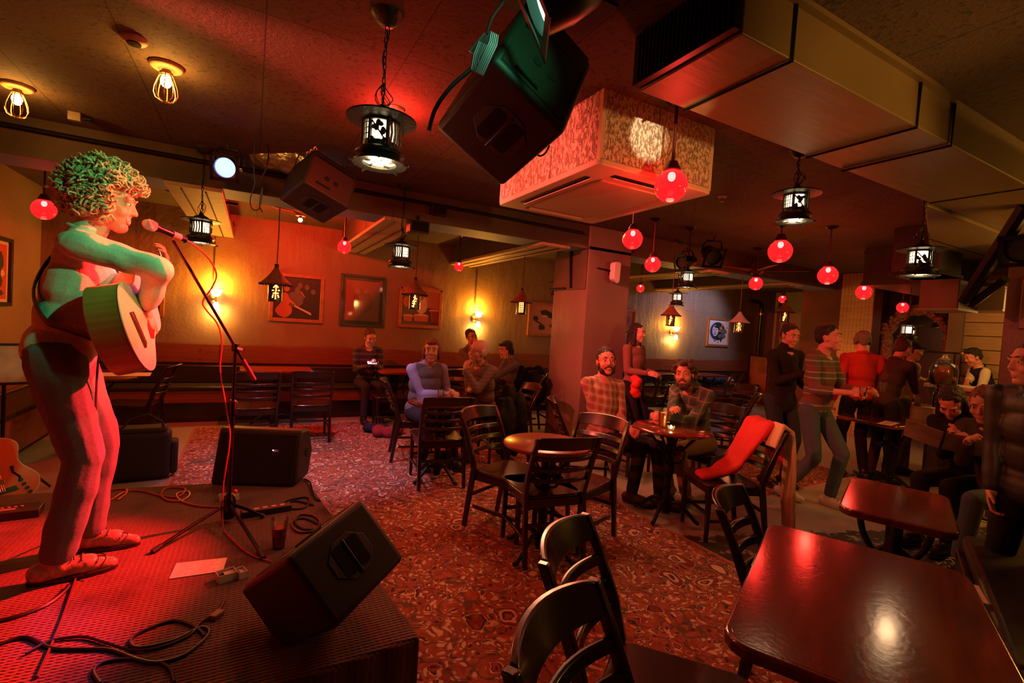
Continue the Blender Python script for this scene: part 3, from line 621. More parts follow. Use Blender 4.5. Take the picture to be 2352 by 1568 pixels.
rect_table('bench_table', (ony(1520, 865, 7.0).x, 6.95), .6, .8, rz_to((1, 0)), 'dark table on ornate leg at the bench behind the curly-haired man', .74)
rect_table('bench_table', (8.4, 6.9), .6, .8, rz_to((1, 0)), 'dark table at the far end of the bench by the blue coat', .74)
# booth bench at the right foreground
bq = onz(2235, 1235, .47); b = thing('booth_bench', 'dark green leather booth bench at the right edge of the photo', 'bench', (2.72, .62, 0), rz_to((-.85, -.36)))
MB().bx(-.30, .12, -1.0, .46, .40, .49).build('seat_cushion', LEA, b, bevel=.03, seg=3); MB().bx(-.30, .12, .47, .95, .40, .50).build('seat_cushion', LEA, b, bevel=.03, seg=3)
MB().bx(-.27, .14, -1.0, .93, 0, .395).build('bench_base', DW, b, smooth=0, bevel=.006)
MB().bx(-.42, -.31, -1.0, .93, 0, .92).build('bench_back', DW, b, smooth=0, bevel=.01)
pt = onz(2232, 1318, .745)
# ---------------------------------------------------------------- hanging lamps
GLOBE = m_glass('red_globe_glass', (1.0, .035, .05), .22, (1, .03, .04), .30, .1); BULB = emis('hot_bulb', (1, .62, .40), 45); BULBA = emis('amber_bulb', (1, .62, .18), 60)
BULBR = emis('bare_red_bulb', (1, .50, .40), 50); RM = mat('red_brown_metal', (.12, .02, .015), .4, .5)
def globe(cx, cy, rpx, label, rod=None, d=None, R=.092, cap=True, light=1.3):
    if rod: q = onz(rod[0], rod[1], ZC); xy = (q.x, q.y); z = upz(xy, cx, cy)
    else: q = dep(cx, cy, d or FPX*R/rpx); xy = (q.x, q.y); z = q.z
    dd = (V((xy[0], xy[1], z))-O).dot(cf); R = rpx*dd/FPX
    t = thing('globe_pendant', label, 'lamp', (xy[0], xy[1], z), group='red glass globe pendants')
    top = ZC-z
    MB().lathe([(R*.40, R*.93), (R*.55, R*.84), (R*.8, R*.6), (R*.97, R*.25), (R, 0), (R*.96, -R*.3), (R*.8, -R*.62), (R*.5, -R*.88), (R*.2, -R*.985), (0, -R)], 24).build('globe', GLOBE, t, smooth=80)
    MB().lathe([(0, R*1.55), (R*.28, R*1.5), (R*.42, R*1.2), (R*.52, R*.95), (R*.44, R*.86), (0, R*.9)], 16).build('collar', RM, t, smooth=50)
    MB().cyl((0, 0, R*1.4), (0, 0, top), .0095, n=8).build('rod', RM, t)
    MB().lathe([(0, top-.035), (.02, top-.035), (.055, top-.012), (.06, top), (0, top)], 16).build('ceiling_rose', BLK, t, smooth=50)
    MB().sph((0, 0, R*.58), (R*.24, R*.24, R*.30), 12, 8).build('bulb', BULB, t, smooth=80)
    MB().cyl((0, 0, R*.7), (0, 0, R*1.0), R*.14).build('socket', BRS, t)
    if light: lamp('POINT', (0, 0, -R*1.25), (1, .05, .03), light, size=R*.5, parent=t)
    return t
globe(1541, 427, 37, 'largest red glass globe lamp hanging on a black rod before the plaster box', rod=(1556, 228), light=12)
globe(1453, 549, 23, 'red globe lamp with two curled hooks above the pillar\'s wall light', d=4.1)
globe(1499, 607, 18, 'red globe lamp to the right of the pillar, lower than the hooked one', d=5.3)
globe(1471, 662, 9, 'tiny red globe lamp just right of the pillar near the boarded wall', d=8.2)
globe(1791, 577, 26, 'red globe lamp hanging below the bright round lantern', rod=(1797, 515), light=6)
globe(1736, 651, 15, 'red globe lamp in front of the ceiling fan', d=6.6)
globe(1902, 632, 21, 'red globe lamp on a thin rod, third from the right side of the ceiling', rod=(1911, 520), light=9)
globe(1984, 671, 16.5, 'red globe lamp before the carved arch, upper one', d=6.4, light=6)
globe(2073, 706, 12, 'small red globe lamp before the carved arch, lower one', d=7.4)
globe(1797, 687, 8.5, 'tiny dark red globe lamp in the far corner over the black-jacket man', d=9.0, light=1)
globe(791, 567, 15, 'red globe lamp above the gap between the piano picture and grey framed picture', d=5.7)
globe(1054, 612, 10.5, 'small red globe lamp below the middle joist, left of the wall sconce', d=7.0)
globe(101, 481, 23, 'red globe lamp at the far left beside the singer\'s hair', d=4.6, light=4)
LAN = emis('lantern_paper_glow', (1, .70, .38), 6); DKM = mat('dark_green_bronze', (.035, .045, .035), .42, .6, .4, 60)
def lantern(xy, z, label, s=1.0, chain=True, seed=0, strings=6, brim=.145, light=2.0, top=None):
    t = thing('lantern', label, 'lamp', (xy[0], xy[1], z), rz=seed*.7, group='black cut-out metal lanterns')
    R = .070*s; h = .115*s
    MB().lathe([(brim*s*.98, .008*s), (brim*s, .002*s), (brim*s*.75, -.002), (R*.9, -.004), (R*.9, .02*s), (brim*s*.7, .016*s), (brim*s, .008*s)], 32).build('brim', DKM, t, smooth=50)
    MB().lathe([(0, .075*s), (.012*s, .07*s), (.02*s, .05*s), (.05*s, .035*s), (R*.95, .012*s), (0, .012*s)], 16).build('cap', DKM, t, smooth=50)
    MB().lathe([(R*.86, -.004), (R*.86, -h-.004)], 20).build('glowing_paper', LAN, t, smooth=80)
    q = random.Random(seed); c = MB()
    for k in range(6):
        a = k*PI/3; c.tube([((R+.001)*math.cos(a), (R+.001)*math.sin(a), 0), ((R+.001)*math.cos(a), (R+.001)*math.sin(a), -h)], .0085*s, 4)
        b0 = a+PI/12; pat = (k+seed) % 3
        if pat == 0:
            for j in range(1, 5): c.tube([(R*math.cos(a+u), R*math.sin(a+u), -h*j/5) for u in (.1, .35, .6, .95)], .0024*s, 4)
            for u in (.3, .52, .75): c.tube([(R*math.cos(a+u), R*math.sin(a+u), -h*.1), (R*math.cos(a+u), R*math.sin(a+u), -h*.95)], .0022*s, 4)
        elif pat == 1:
            for j in range(7):
                u = .15+.12*j+q.uniform(-.03, .03); z0 = -h*q.uniform(.05, .9); c.sph((R*math.cos(a+u), R*math.sin(a+u), z0), (.012*s, .012*s, .016*s*q.uniform(.6, 1.3)), 6, 5)
            c.tube([(R*math.cos(a+u), R*math.sin(a+u), -h*(.1+.8*u)) for u in (.1, .4, .6, .95)], .004*s, 4)
        else:
            for j in range(3):
                u0 = .2+.27*j; c.tube([(R*math.cos(a+u0), R*math.sin(a+u0), -h*.05), (R*math.cos(a+u0+.08), R*math.sin(a+u0+.08), -h*.5), (R*math.cos(a+u0-.03), R*math.sin(a+u0-.03), -h*.97)], .0055*s, 4)
    c.lathe([(R*1.06, -.002), (R*1.06, -.014*s), (R*.9, -.014*s), (R*.9, -.002)], 20)
    c.lathe([(R*1.04, -h+.02*s), (R*1.04, -h), (R*.9, -h), (R*.9, -h+.02*s)], 20)
    tag(c.build('cut_out_screen', DKM, t, smooth=50), None, None, kind=None)
    MB().lathe([(R*.9, -h), (R*1.25, -h-.006*s), (R*1.45, -h-.02*s), (R*1.45, -h-.028*s), (R*1.2, -h-.03*s), (R*1.25, -h-.045*s), (R*1.6, -h-.06*s), (R*1.6, -h-.066*s), (R*1.0, -h-.062*s), (R*.9, -h-.03*s), (R*.9, -h)], 28).build('base_ring', DKM, t, smooth=50)
    MB().lathe([(R*.95, -h-.052*s), (0, -h-.048*s)], 20).build('glowing_base', emis('lantern_base_glow', (1, .7, .42), 3.5), t, smooth=80)
    for k in range(5):
        a = k*2*PI/5; MB().tube([(R*.93*math.cos(a), R*.93*math.sin(a), -h-.056*s), (R*.6*math.cos(a+.2), R*.6*math.sin(a+.2), -h-.056*s)], .005*s, 5).build('base_bar', DKM, t)
        MB().tube([(R*1.5*math.cos(a), R*1.5*math.sin(a), -h-.062*s), (R*1.8*math.cos(a), R*1.8*math.sin(a), -h-.068*s)], .006*s, 5).build('base_foot', DKM, t)
    if chain:
        L_ = (top or ZC)-z; n = max(2, int((L_-.07*s)/.028)); ch = MB()
        for i in range(n):
            zc = .075*s+(i+.5)*(L_-.085*s)/n; l2 = (L_-.085*s)/n*.66; v_ = i % 2
            ch.tube([((.007 if not v_ else 0)*math.cos(a), (.007 if v_ else 0)*math.cos(a), zc+l2*math.sin(a)) for a in [2*PI*j/8 for j in range(8)]], .0022, 4, closed=True)
        ch.build('chain', BLK, t)
        w = MB(); w.tube([(.009*math.sin(9*u+seed), .009*math.cos(11*u), .06*s+u*(L_-.06*s)) for u in [j/24 for j in range(25)]], .003, 5)
        for k in range(strings):
            a = q.uniform(0, 6.28); r = q.uniform(.02, .05)*s; w.tube([(r*math.sin(u*PI)*math.cos(a+u*2), r*math.sin(u*PI)*math.sin(a+u*2), .05*s+u*.11*s) for u in [j/9 for j in range(10)]], .0022, 4)
        w.build('flex', CABLE, t)
        MB().lathe([(0, L_-.05), (.03, L_-.045), (.062, L_-.015), (.068, L_-.001), (0, L_-.001)], 20).build('ceiling_rose', DKM, t, smooth=50)
    if light: lamp('POINT', (0, 0, -h-.09*s), (1, .62, .32), light, size=.05, parent=t)
    return t
mp = onz(890, 33, ZC); mxy = (mp.x, mp.y)
ml = lantern(mxy, upz(mxy, 876, 280), 'big dark metal lantern with wide brim hanging in the centre-left foreground', 1.0, seed=1, light=3)
MB().tube([(.09, -.03, .02), (.13, -.02, .0), (.145, 0, -.05), (.12, .02, -.10), (.06, .03, -.11), (.02, -.07, -.10)], .004, 6).build('loose_wire', CABLE, ml)
l3 = onz(1838, 345, ZC); lantern((l3.x, l3.y), upz((l3.x, l3.y), 1829, 447), 'round lantern with red-lit brim and looped wires hanging below the duct straps', 1.0, seed=2)
def lan_d(cx, cy, d, label, s=1.0, seed=0, **k):
    q = dep(cx, cy, d); return lantern((q.x, q.y), q.z, label, s, seed=seed, **k)
lan_d(2116, 575, 3.4, 'round lantern hanging before the dark side of the duct branch', 1.0, 3)
lan_d(462, 508, 3.9, 'lantern with yellow-lit brim hanging by the left ceiling joist', 1.0, 4)
lan_d(922, 566, 4.6, 'tall pagoda lantern between the grey framed picture and the drummer picture', 1.1, 5)
lan_d(1579, 627, 5.6, 'lantern below the spotlight, right of the pillar', .95, 6, light=1)
lan_d(1556, 675, 6.4, 'small lantern just above the red-lit conical lamp on the boarded wall side', .85, 7, light=1)
lan_d(1283, 650, 6.6, 'lantern mostly hidden behind the left edge of the pillar', 1.0, 8, light=1)
lan_d(2086, 748, 6.0, 'bright lantern over the capped drinker at the bar', 1.0, 9, light=1)
lan_d(2160, 728, 7.8, 'smallest lantern hanging near the grey bar post', .95, 10, light=1)
HAT = mat('red_lit_hat_straw', (.48, .12, .06), .8, bump=5, bs=70, var=.5); HATW = m_stripe('pale_beaded_hat', (.60, .55, .58), (.30, .25, .28), .022, .35); GL = emis('glyph_glow', (1, .36, .08), 5)  # HAT: red of the light falling on the hats is put into the straw colour
CYL = mat('smoked_cylinder', (.05, .014, .008), .2, .1)
def hatlamp(cx, cy, d, label, wpx, hat=None, seed=0):   # cx, cy = rim centre
    q = dep(cx, cy, d); R = wpx*d/FPX/2; xy = (q.x, q.y); z = q.z
    t = thing('conical_lamp', label, 'lamp', (xy[0], xy[1], z), rz=math.atan2(-xy[0], xy[1]), group='conical hat lamps')
    nrib = 26; vs = []; fs = []; pr = [(.10, 1.02), (.16, .9), (.34, .62), (.58, .32), (.82, .08), (1.0, -.08)]
    MB().lathe([(r*R, zz*R*1.05) for r, zz in pr], 28).build('hat_shade', hat or HAT, t, smooth=60, solid=.006)
    rim = MB()
    for k in range(28): a = 2*PI*k/28; rim.sph((R*math.cos(a), R*math.sin(a), -.10*R), R*.075, 5, 4)
    rim.build('beaded_rim', mat('dark_beads', (.05, .02, .015), .5) if not hat else hat, t)
    MB().cyl((0, 0, R*1.0), (0, 0, R*1.28), R*.13, n=10).build('socket', BLK, t)
    r, h = R*.46, R*1.22
    MB().lathe([(r, .02*R), (r, -h), (r*.9, -h), (r*.9, .02*R)], 20).build('cylinder_shade', CYL, t, smooth=60)
    MB().lathe([(r*1.04, -h), (r*1.04, -h-.04*R), (0, -h-.04*R)], 20).build('bottom_ring', BLK, t)
    g = MB()   # a cut-out character facing the room
    def stroke(pts, w): g.tube([(r*1.02*math.sin(x*1.0), -r*1.02*math.cos(x*1.0), -h*(.5-.5*y)) for x, y in pts], w*R, 4)
    if seed % 3 == 0: [stroke(p, .05) for p in (((0, .8), (.05, .1)), ((-.3, .45), (0, .8), (.3, .5)), ((-.5, .15), (.55, .2)), ((-.35, -.15), (.4, -.12)), ((0, .1), (0, -.8)), ((-.3, -.3), (-.4, -.65)), ((.3, -.3), (.45, -.6)))]
    elif seed % 3 == 1: [stroke(p, .055) for p in (((.0, .85), (.1, .3)), ((-.2, .5), (.4, .25)), ((.1, .3), (-.3, -.1), (.3, .0)), ((0, 0), (-.15, -.8)), ((-.35, -.3), (.15, -.35)), ((-.4, -.65), (.0, -.7)))]
    else:
        for yv in (.75, .5, .2, -.1, -.4, -.7): stroke(((-.45, yv), (.45, yv+.04)), .045)
        for xv in (-.4, 0, .4): stroke(((xv, .75), (xv, -.7)), .035)
    tag(g.build('cut_out_character', GL, t), 'glowing orange cut-out character', None)
    MB().tube([(0, 0, R*1.25), (.004, 0, (ZC-z)*.5), (0, 0, ZC-z-.03)], .005, 6).build('cord', RM, t)
    MB().cyl((0, 0, ZC-z-.02), (0, 0, ZC-z-.001), .04).build('ceiling_rose', BLK, t)
    lamp('POINT', (0, 0, -h-.09), (1, .35, .12), .8, size=.03, parent=t); return t
hatlamp(634, 650, 4.9, 'red-lit conical straw lamp with a glowing character before the piano picture', 68, seed=0)
hatlamp(953, 674, 5.7, 'red-lit conical straw lamp hanging over the drummer picture', 58, seed=1)
hatlamp(1198, 692, 6.6, 'conical straw lamp left of the leaping-whale picture', 48, seed=2)
hatlamp(1541, 722, 7.0, 'dark red-lit conical lamp right in front of the third wall sconce', 43, seed=4)
hatlamp(1698, 738, 7.6, 'white conical lamp hanging beside the portrait poster', 42, HATW, seed=3)
hatlamp(1803, 715, 8.4, 'dim conical lamp in the far corner above the black-jacket man', 40, seed=1)
# bulb cages on the ceiling
CAGE = mat('brass_cage', (.62, .40, .12), .3, .9)
def cage(px, py, label, bpx, bpy):
    q = onz(px, py, ZC); t = thing('cage_light', label, 'lamp', q, group='caged bulbs on the ceiling')
    MB().lathe([(0, -.001), (.078, -.001), (.078, -.012), (.066, -.022), (.03, -.026), (0, -.026)], 24).build('base_plate', CRM, t, smooth=50)
    MB().cyl((0, 0, -.02), (0, 0, -.055), .022, .02).build('socket', BRS, t)
    MB().sph((0, 0, -.085), (.026, .026, .034), 14, 10).build('bulb', BULBA, t, smooth=80)
    for k in range(8):
        a = k*PI/4; MB().tube([(math.cos(a)*r, math.sin(a)*r, z) for r, z in ((.026, -.045), (.040, -.08), (.052, -.12), (.055, -.15), (.045, -.178), (.022, -.192), (.0, -.195))], .0026, 6).build('cage_wire', CAGE, t)
    MB().lathe([(.030, -.04), (.030, -.052)], 16).build('cage_collar', CAGE, t, smooth=60, solid=.003)
    lamp('POINT', (0, 0, -.10), (1, .34, .03), 22, size=.03, parent=t); return t
cage(383, 150, 'amber caged bulb on the ceiling, the right one of two', 380, 190)
cage(40, 196, 'amber caged bulb on the ceiling at the far left edge', 38, 235)
t = thing('smoke_detector', 'small round pale smoke detector on the dark ceiling above the caged bulb', 'detector', onz(308, 88, ZC))
MB().lathe([(0, -.001), (.055, -.001), (.055, -.012), (.045, -.022), (0, -.026)], 20).build('detector_body', CRM, t, smooth=50); MB().lathe([(.030, -.024), (.030, -.03), (0, -.032)], 12).build('vent', BLK, t)
q = onz(1659, 451, ZC); t = thing('sprinkler_head', 'small pale sprinkler head on the ceiling beside the plaster box', 'sprinkler', q)
MB().lathe([(0, -.001), (.04, -.001), (.035, -.01), (0, -.012)], 16).build('rosette', CRM, t); MB().cyl((0, 0, -.01), (0, 0, -.04), .01).build('nozzle', BRS, t); MB().cyl((0, 0, -.045), (0, 0, -.048), .022).build('deflector', CRM, t)
# red lamp on the ceiling behind the big lantern
q = onz(906, 250, ZC); t = thing('red_ceiling_lamp', 'bare red lamp on the ceiling right behind the big lantern', 'lamp', q)
MB().lathe([(0, -.001), (.06, -.001), (.06, -.012), (.04, -.03), (0, -.03)], 20).build('base_plate', CRM, t, smooth=50); MB().sph((0, 0, -.065), (.028, .028, .036), 12, 8).build('bulb', emis('red_bulb', (1, .12, .06), 30), t, smooth=80)
lamp('POINT', (0, 0, -.11), (1, .025, .015), 26, size=.03, parent=t)
# bare red bulb with plate on the joist bay
q = dep(690, 500, 5.6); t = thing('bare_bulb_lamp', 'bare glowing bulb throwing red light on the wall above the piano picture', 'lamp', q)
MB().lathe([(0, .045), (.02, .045), (.045, .03), (.052, .018), (.0, .018)], 16).build('lamp_plate', BRS, t, smooth=50); MB().cyl((0, 0, .02), (0, 0, -.005), .016).build('socket', RM, t); MB().sph((0, 0, -.025), .024, 12, 8).build('bulb', BULBR, t, smooth=80)
MB().tube([(0, 0, .04), (-.1, .02, .07), (-.28, .03, .085), (-.34, .03, .13), (-.345, .03, ZC-q.z)], .008, 6).build('conduit', RM, t)
lamp('POINT', (0, .03, -.07), (1, .035, .01), 120, size=.035, parent=t)
# wall sconces
SHD = emis('sconce_glass', (1, .60, .16), 16); SHD2 = emis('sconce_glass_lower', (1, .72, .38), 14)
def sconce(cx, cy, label, E=1.0, conduit=True):
    q = ony(cx, cy, YW-.10); t = thing('wall_sconce', label, 'lamp', (q.x, YW, q.z), group='twin tulip wall sconces')
    MB().lathe([(0, 0), (.055, 0), (.05, .015), (.03, .022), (0, .024)], 20, M4.Translation((-.05, -.001, -.01)) @ Euler((PI/2, 0, 0)).to_matrix().to_4x4()).build('wall_plate', BRS, t, smooth=50)
    MB().tube([(-.05, -.02, -.01), (-.04, -.07, -.03), (-.01, -.10, -.01), (0, -.10, .02)], .008, 8).build('arm', BRS, t)
    MB().tube([(-.05, -.02, -.01), (-.03, -.08, -.02), (.0, -.1, -.03), (.005, -.1, -.055)], .008, 8).build('arm', BRS, t)
    up = MB(); n = 24
    pr = [(.022, .02), (.045, .035), (.056, .06), (.062, .085), (.082, .112)]
    vs = [((r+(.008*math.cos(6*2*PI*j/n) if i == 4 else 0))*math.cos(2*PI*j/n), (r+(.008*math.cos(6*2*PI*j/n) if i == 4 else 0))*math.sin(2*PI*j/n)-.10, z) for i, (r, z) in enumerate(pr) for j in range(n)]
    up.add(vs, [(i*n+j, i*n+(j+1) % n, (i+1)*n+(j+1) % n, (i+1)*n+j) for i in range(4) for j in range(n)]); up.build('upper_shade', SHD, t, smooth=60)
    MB().lathe([(.018, -.055), (.028, -.07), (.033, -.10), (.036, -.13), (.046, -.152)], 20, M4.Translation((.005, -.10, 0))).build('lower_shade', SHD2, t, smooth=60)
    if conduit: MB().tube([(-.045, -.02, .05), (-.04, -.02, .35), (-.04, -.018, 2.44-q.z)], .006, 6).build('conduit', BEAM, t)
    lamp('POINT', (0, -.105, .16), (1, .36, .025), 40*E, size=.04, parent=t); lamp('POINT', (.005, -.11, -.19), (1, .50, .10), 13*E, size=.03, parent=t)
    return t
sconce(496, 684, 'glowing yellow twin wall sconce behind the microphone stand', 1.25); sconce(1099, 731, 'glowing yellow twin wall sconce between the drummer picture and the whale picture', 1.15)
sconce(1553, 763, 'glowing twin wall sconce on the boarded wall, behind a conical lamp', 1.2, False)
# ---------------------------------------------------------------- pictures
CAN = lambda n, c, r=.5: mat('print_'+n, c, r)
def picture(x0, y0, x1, y1, label, frame, art, wall='back', fw=.05, glass=False, arch=False, Y=None):
    if wall == 'back': a_, b_ = ony(x0, y0, YW-.03), ony(x1, y1, YW-.03); w, h = b_.x-a_.x, a_.z-b_.z; t = thing('framed_picture', label, 'picture', ((a_.x+b_.x)/2, YW, (a_.z+b_.z)/2), group='framed pictures on the walls')
    else:
        a_, b_ = onx(x0, y0, XL+.03), onx(x1, y1, XL+.03); w, h = abs(b_.y-a_.y), abs(a_.z-b_.z); t = thing('framed_picture', label, 'picture', (XL, (a_.y+b_.y)/2, (a_.z+b_.z)/2), PI/2, group='framed pictures on the walls')
    for sx in (-1, 1): MB().bx(sx*(w/2-fw), sx*w/2, -.035, -.002, -h/2, h/2).build('frame_side', frame, t, bevel=.004)
    MB().bx(-w/2+fw, w/2-fw, -.035, -.002, -h/2, -h/2+fw).build('frame_side', frame, t, bevel=.004)
    if arch:
        n = 14; top = [(w/2-fw, h/2-fw)]+[((w/2)*(1-2*i/n), h/2+.035*math.sin(PI*i/n)) for i in range(n+1)]+[(-w/2+fw, h/2-fw)]
        MB().prism(top, .002, .035, Euler((PI/2, 0, 0)).to_matrix().to_4x4()).build('frame_side', frame, t, bevel=.003)
    else: MB().bx(-w/2+fw, w/2-fw, -.035, -.002, h/2-fw, h/2).build('frame_side', frame, t, bevel=.004)
    iw, ih = w-2*fw, h-2*fw
    for i, (poly, m) in enumerate(art):
        y = -.008-.0012*i; n = 0
        MB().add([(px*iw/2, y, pz*ih/2) for px, pz in poly], [tuple(range(len(poly)))]).build('print' if i == 0 else 'print_shape', m, t, smooth=0)
    if glass: MB().add([(-iw/2, -.02, -ih/2), (iw/2, -.02, -ih/2), (iw/2, -.02, ih/2), (-iw/2, -.02, ih/2)], [(0, 1, 2, 3)]).build('pane', m_glass('picture_glass', (1, 1, 1), 0), t, smooth=0)
    return t
SQ = [(-1, -1), (1, -1), (1, 1), (-1, 1)]
def ell(cx, cz, rx, rz, n=18, a0=0, jit=0, seed=1):
    q = random.Random(seed); return [(cx+rx*math.cos(2*PI*i/n+a0)*(1+q.uniform(-jit, jit)), cz+rz*math.sin(2*PI*i/n+a0)*(1+q.uniform(-jit, jit))) for i in range(n)]
dk, og, cr_, wh, gy = CAN('black', (.02, .022, .024)), CAN('orange', (.45, .14, .06)), CAN('cream', (.62, .45, .33)), CAN('white', (.72, .70, .68)), CAN('grey', (.12, .12, .11))
TR = lambda s: s
piano = [(SQ, dk), (ell(-.1, -.05, .4, .35, 20, 0, .15, 3), gy), (ell(-.55, -.62, .34, .33, 20, 0, .1, 5), og), (ell(-.52, -.2, .2, .42, 18, 0, .08, 6), og), (ell(-.46, .42, .12, .14), CAN('skin', (.36, .17, .10))), ([(-.4, .02), (-.1, -.25), (-.06, -.35), (-.42, -.18)], og),
         ([(-.12, -.33), (.62, -.68), (.64, -.80), (-.10, -.42)], cr_), (ell(.1, .62, .1, .14), gy), (ell(.4, .55, .1, .14), gy), (ell(.68, .35, .1, .13), gy), (ell(.0, .35, .12, .22), gy), ([(.1, .3), (.3, .05), (.34, .08), (.16, .36)], CAN('skin', (.36, .17, .10)))]
picture(622, 623, 741, 743, 'large wood-framed painting of a seated pianist in dark tones', FW, piano)
grey = [(SQ, CAN('mount', (.11, .10, .06))), ([(-.86, -.86), (.84, -.86), (.84, .86), (-.86, .86)], CAN('faded', (.40, .20, .12))), (ell(0, 0, .5, .5, 24, 0, .08, 2), CAN('faded_dark', (.30, .15, .09))), (ell(-.3, .4, .16, .1), CAN('faded_light', (.46, .26, .16))), (ell(.15, .42, .14, .1), CAN('faded_light', (.46, .26, .16)))]
picture(785, 627, 880, 752, 'faded print under glass in a dark frame with olive mount', mat('dark_frame', (.035, .03, .02), .3), grey, fw=.035, glass=True)
drum = [(SQ, gy), ([(.1, .1), (1, 0), (1, 1), (.3, 1)], CAN('ochre', (.50, .22, .08))), (ell(.05, .2, .3, .55, 18, 0, .06, 4), cr_), (ell(-.02, .68, .17, .2), CAN('skin', (.36, .17, .10))), (ell(-.02, .84, .18, .12), dk), (ell(.05, -.45, .42, .12), cr_), ([(-.36, -.45), (.46, -.45), (.4, -.78), (-.3, -.78)], og),
        (ell(-.65, -.5, .28, .1), cr_), ([(-.9, -.5), (-.4, -.5), (-.45, -.8), (-.85, -.8)], og), (ell(.75, -.1, .3, .09), cr_), ([(.5, -.12), (1, -.12), (.98, -.8), (.6, -.8)], CAN('dull_red', (.28, .05, .03))), (ell(-.72, .35, .26, .3, 16, 0, .1, 8), og)]
picture(919, 658, 1013, 756, 'wood-framed painting of a drummer behind his drum kit', FW, drum, arch=True)
orca = [(SQ, CAN('pale_pink', (.58, .30, .20))), ([(-.55, .60), (-.3, .72), (0, .5), (.35, .35), (.62, .0), (.75, -.35), (.45, -.1), (.1, .05), (-.2, .2), (-.5, .35)], dk), ([(.2, .40), (.4, .62), (.42, .3)], dk), (ell(-.75, .05, .12, .18), dk), (ell(-.45, -.55, .16, .2, 12, 0, .2, 4), dk), ([(-.7, -.1), (-.4, -.35), (-.44, -.42), (-.76, -.16)], dk), (ell(0, -.4, .1, .14, 10, 0, .2, 3), gy), (ell(-.35, .25, .14, .07), wh)]
picture(1216, 692, 1318, 776, 'wood-framed drawing of a leaping black and white whale, cut by the pillar', FW, orca)
picture(1412, 706, 1459, 762, 'small reddish framed print just right of the pillar', FW, [(SQ, CAN('dull_orange', (.40, .13, .07))), (ell(.3, 0, .3, .5, 14, 0, .2, 5), CAN('dull_red', (.28, .05, .03)))])
picture(318, 660, 376, 728, 'reddish framed picture mostly hidden behind the guitarist\'s arm', FW, [(SQ, gy), (ell(0, 0, .5, .5), og)])
face = [(SQ, wh), (ell(-.08, .08, .76, .76, 30), CAN('navy', (.05, .04, .16))), (ell(.0, .10, .66, .70, 30), dk), (ell(-.32, .12, .30, .46, 22), CAN('paper', (.66, .62, .62))), (ell(-.1, .45, .35, .12, 14, 0, .05, 2), dk), (ell(-.45, .22, .08, .025), dk), (ell(-.2, .22, .08, .025), dk), ([(-.36, .16), (-.28, -.02), (-.38, -.03)], gy), (ell(-.34, -.14, .10, .035), dk),
        (ell(.35, .62, .14, .10), CAN('hot_orange', (.70, .16, .07))), (ell(.22, .36, .16, .12), CAN('hot_orange', (.70, .16, .07))), (ell(.1, .12, .12, .08), CAN('hot_orange', (.70, .16, .07))), (ell(.5, .1, .34, .2, 16, 0, .15, 3), gy), (ell(.36, -.3, .42, .22, 16, 0, .2, 4), gy), (ell(.3, -.55, .08, .22, 12, 0, .1, 5), dk), (ell(-.3, -.66, .1, .06), CAN('hot_orange', (.70, .16, .07))), (ell(0, -.78, .06, .04), CAN('hot_orange', (.70, .16, .07))), (ell(.8, .45, .05, .04), CAN('hot_orange', (.70, .16, .07)))]
picture(1628, 728, 1674, 797, 'white poster of a dark-haired woman\'s face in an oval with orange dots', FW, face)
redp = [(SQ, CAN('cream', (.62, .45, .33))), ([(-.9, -.9), (.8, -.9), (.8, .9), (-.9, .9)], CAN('poster_red', (.50, .05, .03))), (ell(.1, .35, .4, .3, 14, 0, .2, 4), dk), (ell(-.2, -.3, .5, .32, 14, 0, .25, 6), dk), (ell(.35, -.05, .2, .12, 12, 0, .2, 2), cr_), (ell(.1, -.7, .35, .1, 12, 0, .2, 2), dk)]
picture(-22, 535, 27, 703, 'black-framed red and black poster on the left wall', mat('black_frame', (.012, .010, .010), .4), redp, wall='left', fw=.04)
# ---------------------------------------------------------------- loudspeakers
def pa(label, c, eul, dims, ext=0, legs=False, name='loudspeaker', taper=.0):
    t = thing(name, label, 'speaker', c, rot=eul); w, h, l = dims; l2 = l+ext
    # cabinet: tapered towards local -x, handle panel on +z, pole sockets on +y, grille on -z end
    P = [(-w/2, -h/2+taper*h), (w/2, -h/2), (w/2, h/2), (-w/2, h/2-taper*h*.3)]
    MB().prism(P, l/2-l2+.03, l/2).build('cabinet', BPL, t, bevel=.022, seg=4)
    MB().prism([(x*.93, y*.93) for x, y in P], l/2-l2-.015, l/2-l2+.032).build('grille', GRL, t, bevel=.012, seg=3)
    s = min(w, h)
    oc = [(.30*s*math.cos(a)*1.05, .30*s*math.sin(a)*.95) for a in [PI/8+k*PI/4 for k in range(8)]]
    mx = M4.Translation((.02*w, .02*h, l/2))
    MB().prism(oc, -.002, .004, mx).build('handle_plate', mat('worn_black_plastic', (.040, .034, .030), .45, bump=.3, bs=200), t, bevel=.002)
    for sx in (-1, 1):
        q = rrect(.16*s, .40*s, .04*s, 3, sx*.115*s); ring = MB(); ring.prism(q, .002, .0065, mx); ring.build('handle_recess', mat('deep_black', (.002, .002, .002), .9), t)
    MB().bx(-.018*s+.02*w, .018*s+.02*w, -.24*s, .24*s, l/2+.003, l/2+.012).build('handle_bar', BPL, t, bevel=.004)
    for sx in (-1, 1): MB().cyl((sx*.035, h/2-.004, .02), (sx*.035, h/2+.002, .02), .019, n=16).build('pole_socket', MATS['deep_black'], t)
    sl = MB(); sl.tube([(-.28*w+u*.1, h/2+.001, l*.5-.06) for u in (0, 1)], .008, 8); sl.build('slot', MATS['deep_black'], t)
    pn = MB(); pn.tube([(x*w*.42, h/2+.0005, z*l*.42) for x, z in ((-1, -1), (1, -1), (1, 1), (-1, 1))], .0025, 4, closed=True); pn.build('panel_line', MATS['worn_black_plastic'], t)
    return t
